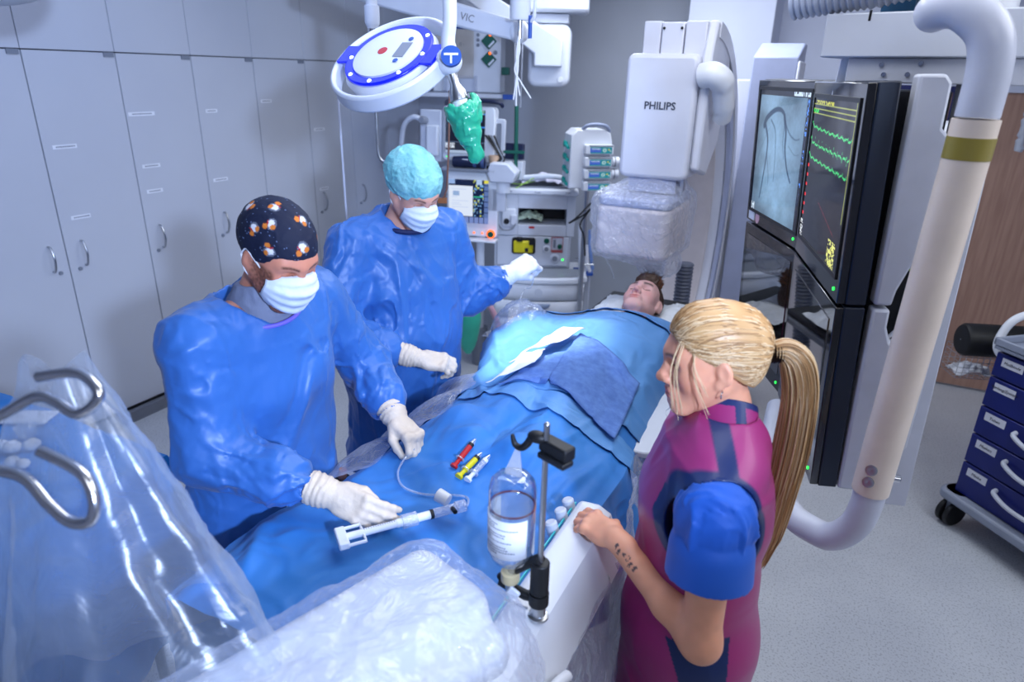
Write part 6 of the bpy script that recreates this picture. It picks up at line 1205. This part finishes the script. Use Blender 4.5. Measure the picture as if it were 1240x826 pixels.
# control syringe in the gloved hand
CS=thing('control_syringe','white control syringe with clear manifold held in the gloved hand','syringe',(-.88,1.12,1.04))
a_,b_=Vector((-.955,1.005,1.045)),Vector((-.775,1.235,1.05)); d=(b_-a_).normalized(); w=Vector((0,0,1)).cross(d).normalized(); up=d.cross(w)
def sy(t,s=0,h=0): return a_+(b_-a_)*t+w*s+up*h
def rod(name,t0,t1,r0,m,r1=None,par=CS,n=18): return MB().cyl(sy(t0),sy(t1),r0,r1,n=n).build(name,m,par)
Rm=Matrix((w,d,up)).transposed()
MB().box(sy(.035),(.072,.026,.020),rot=Rm).build('thumb_block',M_white,CS,bevel=.004)
b=MB(); 
for s in (-1,1): b.tube([sy(.07,s*.012),sy(.07,s*.034),sy(.21,s*.034),sy(.21,s*.010)],.0045,8)
b.build('finger_loops',M_white,CS); rod('plunger',.07,.52,.0095,mat('printed_white_barrel',(226,230,240),.4)); b=MB()
for k in range(14): b.add([sy(.22+.02*k,-.004,.0098),sy(.22+.02*k,.003 if k%4 else .006,.0098),sy(.224+.02*k,.003 if k%4 else .006,.0098),sy(.224+.02*k,-.004,.0098)],[(0,1,2,3)])
b.build('scale_marks',mat('scale_ink',(90,100,130),.6),CS,smooth=False)
rod('ribbed_grip',.55,.68,.018,plastic_film('clear_plastic_part',base=.35,edge=.85,rough=.1,bump=.5,bscale=90)); rod('barrel',.50,.83,.011,M_white); rod('seal',.80,.83,.0125,M_black); rod('clear_barrel',.83,1.06,.0125,plastic_film('clear_plastic_part')); rod('stopcock',1.04,1.13,.016,plastic_film('clear_plastic_part')); MB().cyl(sy(1.0,-.004,.005),sy(1.0,-.03,.01),.006,n=10).build('black_port',M_black,CS)
MB().cyl(sy(1.0,.020,.012),sy(.93,.048,.020),.0165,.0185,n=26).build('white_cap',M_white,CS,bevel=.002)
pinch=(Vector(tips1[0])+Vector(tips1[4]))/2
MB().tube(spline([sy(1.13),on(-.765,1.300,.018),on(-.785,1.332,.012),on(-.828,1.33,.010),on(-.905,1.295,.010),on(-.975,1.300,.010),on(-1.025,1.345,.012),on(-1.045,1.405,.018),on(-1.040,1.45,.03),pinch],7),.0032,8).build('line',M_tube,CS); MB().cyl(on(-1.040,1.45,.03),on(-1.040,1.45,.03)*.45+pinch*.55,.007,n=12).build('connector',plastic_film('clear_plastic_part'),CS)
# three loaded syringes
for nm,lab,p,q,m in (('syringe','red syringe, topmost of the three lying on the blue drape',(-.886,1.425),(-.868,1.53),M_red),('syringe','yellow syringe between the red and the clear one on the drape',(-.853,1.398),(-.838,1.50),M_yellow),('syringe','clear syringe right of the yellow one on the drape',(-.824,1.398),(-.812,1.49),M_white)):
    p=on(*p,.014); q=on(*q,.014); d=(q-p).normalized(); t=thing(nm,lab,'syringe',tuple(p),0,'three small syringes on the drape')
    MB().cyl(p,p+d*.008,.0115,n=18).build('thumb_rest',m,t); MB().cyl(p+d*.008,p+d*.036,.0065,n=14).build('plunger',m,t); MB().cyl(p+d*.030,p+d*.085,.0088,n=18).build('barrel',m if m is not M_white else plastic_film('clear_plastic_part'),t); MB().cyl(p+d*.032,p+d*.035,.014,n=18).build('flange',M_tube,t); MB().cyl(p+d*.082,p+d*.092,.0092,n=16).build('stopper',M_dark if m is not M_white else M_white,t); MB().cyl(p+d*.092,p+d*.112,.0092,.003,n=16).build('tip',M_tube,t)
# thin tube pulled up by the raised fist
tp=Vector(tipsL[0]); tag(MB().tube(spline([tp+Vector((.01,.0,.0)),tp+Vector((.0,-.01,-.05)),(-1.235,2.60,1.20),(-1.225,2.52,1.14),on(-1.20,2.46,.012)],7),.0028,7).build('guide_tube',M_tube),'thin clear tube running from the raised fist down to the drape','tube')
def mound(u,v):
    a,b=2*u-1,2*v-1; r=min(1,math.hypot(a,b)); return Vector((-1.20+.13*a,2.52+.14*b,TZ+.02+.145*(1-r**2)**.6+.01))
tag(cloth('film_sleeve',mound,40,40,M_film,.012,16,19,None),'clear film sleeve over the raised part of the drape by the fist','film')
# clear film along the left table edge, with two brown knobs
def lf(u,v):
    y=1.10+.98*v; x=interp(EDGE_L,y)+.03-.19*u; return Vector((x+.008*math.sin(v*31),y,TZ+.022-.02*u-.09*u*u+.012*math.sin(v*17+u*3)))
tag(cloth('edge_film',lf,40,90,plastic_film('shiny_film',base=.16,edge=.85,rough=.07,bump=.5,bscale=12),.005,8,23,None),'clear crumpled film along the left table edge below the gloved hands','film')
KN=thing('knob_box','pale control box with brown knobs under the clear film at the table edge','control box',(-1.24,1.28,.90)); MB().bb((-1.30,1.16,.86),(-1.20,1.40,.93)).build('box_body',M_white2,KN,bevel=.012)
for x,y in ((-1.245,1.21),(-1.235,1.34)): k=MB().lathe((x,y,.93),(.2,0,1),[(.026,0),(.026,.008),(.014,.010)],22).build('knob_base',M_dark,KN); MB().lathe((x+.002,y,.94),(.2,0,1),[(.013,0),(.015,.02),(.012,.03)],18).build('knob',mat('brown_knob',(170,124,110),.4),k)
MB().bb((-1.12,1.2,.86),(-1.10,1.38,.93)).build('rail_bracket',M_steel,KN); MB().bb((-1.20,1.26,.88),(-1.10,1.32,.90)).build('bracket_arm',M_steel,KN)
# arm board and hanging film on the right side
AB=thing('arm_board','pale rounded arm board at the right table edge in front of the bare face','board',(-.50,2.1,.95)); MB().prism(rrect(.16,.50,.075,cx=-.47,cy=2.12),(0,0,.955),(1,0,0),(0,1,0),.022).build('board',M_white2,AB,bevel=.006); MB().bb((-.62,2.2,.93),(-.45,2.26,.955)).build('bracket',M_steel,AB)
def rf(u,v):
    y=.62+1.78*v; x=-.375-.10*sm(1.2,1.9,y)+.02+.10*u+.025*math.sin(v*26+u*2)*u+.02*math.sin(v*47)*u; z=(.945+.03*sm(1.3,1.8,y))-.58*u+.012*math.sin(v*22); return Vector((x,y,z))
tag(cloth('side_film',rf,70,130,plastic_film('side_film_clear',base=.30,edge=.85,rough=.10,bump=.8,bscale=13),.018,7,29,None),'large clear film hanging down the right side of the table by the apron','film')
# film wrapped white tube housing in the near foreground
FG=thing('white_tube_arm','white rounded housing wrapped in clear film in the near foreground','housing',(-.62,.6,1.0))
ax=Vector((.30,.954,0)); px_=Vector((.954,-.30,0)); c0=Vector((-.69,.985,0))+px_*.115-ax*.40
Rm=Matrix((px_,ax,Vector((0,0,1)))).transposed(); S=SDF((-1.15,.05,.75),(-.25,1.12,1.24),.008); S.box(tuple(c0+Vector((0,0,1.10))),(.115,.40,.070),.045,.0,np.array(Rm)); S.box(tuple(c0+px_*.05+Vector((0,0,1.075))),(.14,.385,.050),.045,.03,np.array(Rm)); put('housing',S,mat('pale_housing',(204,208,216),.4),FG,smooth=2)
S=SDF((-1.2,.02,.70),(-.18,1.20,1.30),.0085); S.box(tuple(c0+px_*.035+Vector((0,0,1.085))),(.165,.425,.105),.07,.0,np.array(Rm)); S.ell(tuple(c0+px_*.20+ax*.24-Vector((0,0,-1.05))),(.12,.16,.08),.08,np.array(Rm)); S.wrinkle(lambda P:-.010*creases(P*8,37)-.005*creases(P*20,38),.05); put('film_cover',S,plastic_film('wrapping_film',base=.06,edge=.62,rough=.12,bump=.7,bscale=14),FG,smooth=1)
MB().cyl((-.75,.45,0),(-.75,.45,1.05),.06,n=20).build('support_post',M_white2,FG); MB().cyl((-.75,.45,0),(-.75,.45,.05),.2,n=28).build('foot',M_white2,FG)
# steel hooks and the film hung over them, near left
HOOKS=[[(-1.134, 0.41, 1.583), (-1.073, 0.452, 1.609), (-1.031, 0.484, 1.636), (-1.001, 0.496, 1.63), (-0.971, 0.504, 1.614), (-0.95, 0.52, 1.628), (-0.95, 0.53, 1.648), (-0.982, 0.524, 1.67), (-1.034, 0.495, 1.664)],[(-1.069, 0.376, 1.57), (-1.004, 0.404, 1.561), (-0.969, 0.417, 1.55), (-0.935, 0.42, 1.519), (-0.902, 0.426, 1.496), (-0.877, 0.439, 1.498), (-0.878, 0.451, 1.526), (-0.902, 0.455, 1.561), (-0.96, 0.438, 1.589)]]
HK=thing('steel_hooks','pair of curved steel hooks at the left edge under hanging film','hooks',(-1.25,.5,1.5))
for pts in HOOKS: MB().tube(spline(pts,8),.0085,12).build('hook',M_chrome,HK)
MB().cyl((-1.32,.40,0),(-1.32,.40,1.72),.014,n=14).build('pole',M_steel,HK); MB().cyl((-1.32,.40,0),(-1.32,.40,.04),.22,n=28).build('foot',M_grey,HK)
for pts in HOOKS: MB().tube([(-1.32,.40,pts[0][2]),pts[0]],.0085,12).build('hook_arm',M_chrome,HK)
TC=Vector((-1.06,.545,0))
def tent(u,v):
    th=2*PI*u; z=1.645-.80*v; r=(.055+.36*v**.9)*(1+.11*math.sin(4*th+1.0*v)+.05*math.sin(9*th-2*v+1)); r*=1+.20*math.cos(th-math.atan2(.1,1.))*v; return Vector((TC.x+r*math.cos(th),TC.y+r*.62*math.sin(th),z-.02*math.sin(3*th)))
tag(cloth('hanging_film',tent,150,60,plastic_film('milky_film',tint=(205,222,245),base=.16,edge=.62,rough=.32,bump=.2,bscale=7),.010,7,47,None),'milky clear film draped over the steel hooks at the lower left','film')
# instrument table under its blue sheet
IT=thing('instrument_table','low table under a bright blue sheet at the left edge with white swabs','table',(-2.3,.8,0)); MB().bb((-2.78,.32,.90),(-1.83,1.12,.93)).build('table_top',M_steel,IT)
for x in (-2.72,-1.89):
    for y in (.38,1.06): MB().cyl((x,y,0),(x,y,.9),.018,n=12).build('leg',M_steel,IT)
def itop(u,v):
    X0,X1,Y0,Y1=-2.80,-1.79,.30,1.17; a,b=-.35+1.7*u,-.35+1.7*v; x=X0+(X1-X0)*min(max(a,0),1); y=Y0+(Y1-Y0)*min(max(b,0),1); ox=max(0,a-1)-max(0,-a); oy=max(0,b-1)-max(0,-b); dn=max(abs(ox),abs(oy)); f=.06*math.sin(y*22+1)*abs(ox)*(1 if abs(ox)>abs(oy) else 0)*1.6+.05*math.sin(x*20)*abs(oy)
    return Vector((x+(ox*.10 if ox else 0)+(f if ox else 0),y+(oy*.10 if oy else 0)+(f if oy and not ox else 0),.945-dn*1.9))
cloth('blue_sheet',itop,110,110,mat('bright_blue_sheet',(30,132,212),.45,col2=(26,122,202),nscale=5),.006,7,57,IT)
SWN=['lowest at the right of the loose group','upper right one of the group','nearest the left picture edge','lowest left one of the group','at the picture edge beside the clear cup']
for k,(x,y,r) in enumerate(((-2.10,.905,.018),(-2.19,.985,.022),(-2.225,.945,.024),(-2.135,.895,.020),(-2.27,.935,.02))):
    S=SDF((x-.05,y-.05,.93),(x+.05,y+.05,1.01),.004); S.ell((x,y,.955+r*.5),(r*1.15,r,r*.75),.01); S.wrinkle(lambda P:-.004*creases(P*50,k),.02); tag(put('gauze_swab',S,mat('white_gauze',(236,238,242),.9)),'white gauze swab on the blue sheet, '+SWN[k],'swab','gauze swabs on the instrument table')
tag(MB().lathe((-2.28,1.02,.955),(0,0,1),[(.025,0),(.034,.035),(.031,.035),(.023,.004)],22).build('clear_cup',M_tube),'small clear cup on the blue sheet at the left picture edge','cup')
tag(MB().box((-2.40,1.09,.958),(.16,.09,.008),rz=.5).build('paper_card',M_paper,None,bevel=.002),'white paper card on the blue sheet at the left picture edge','card')
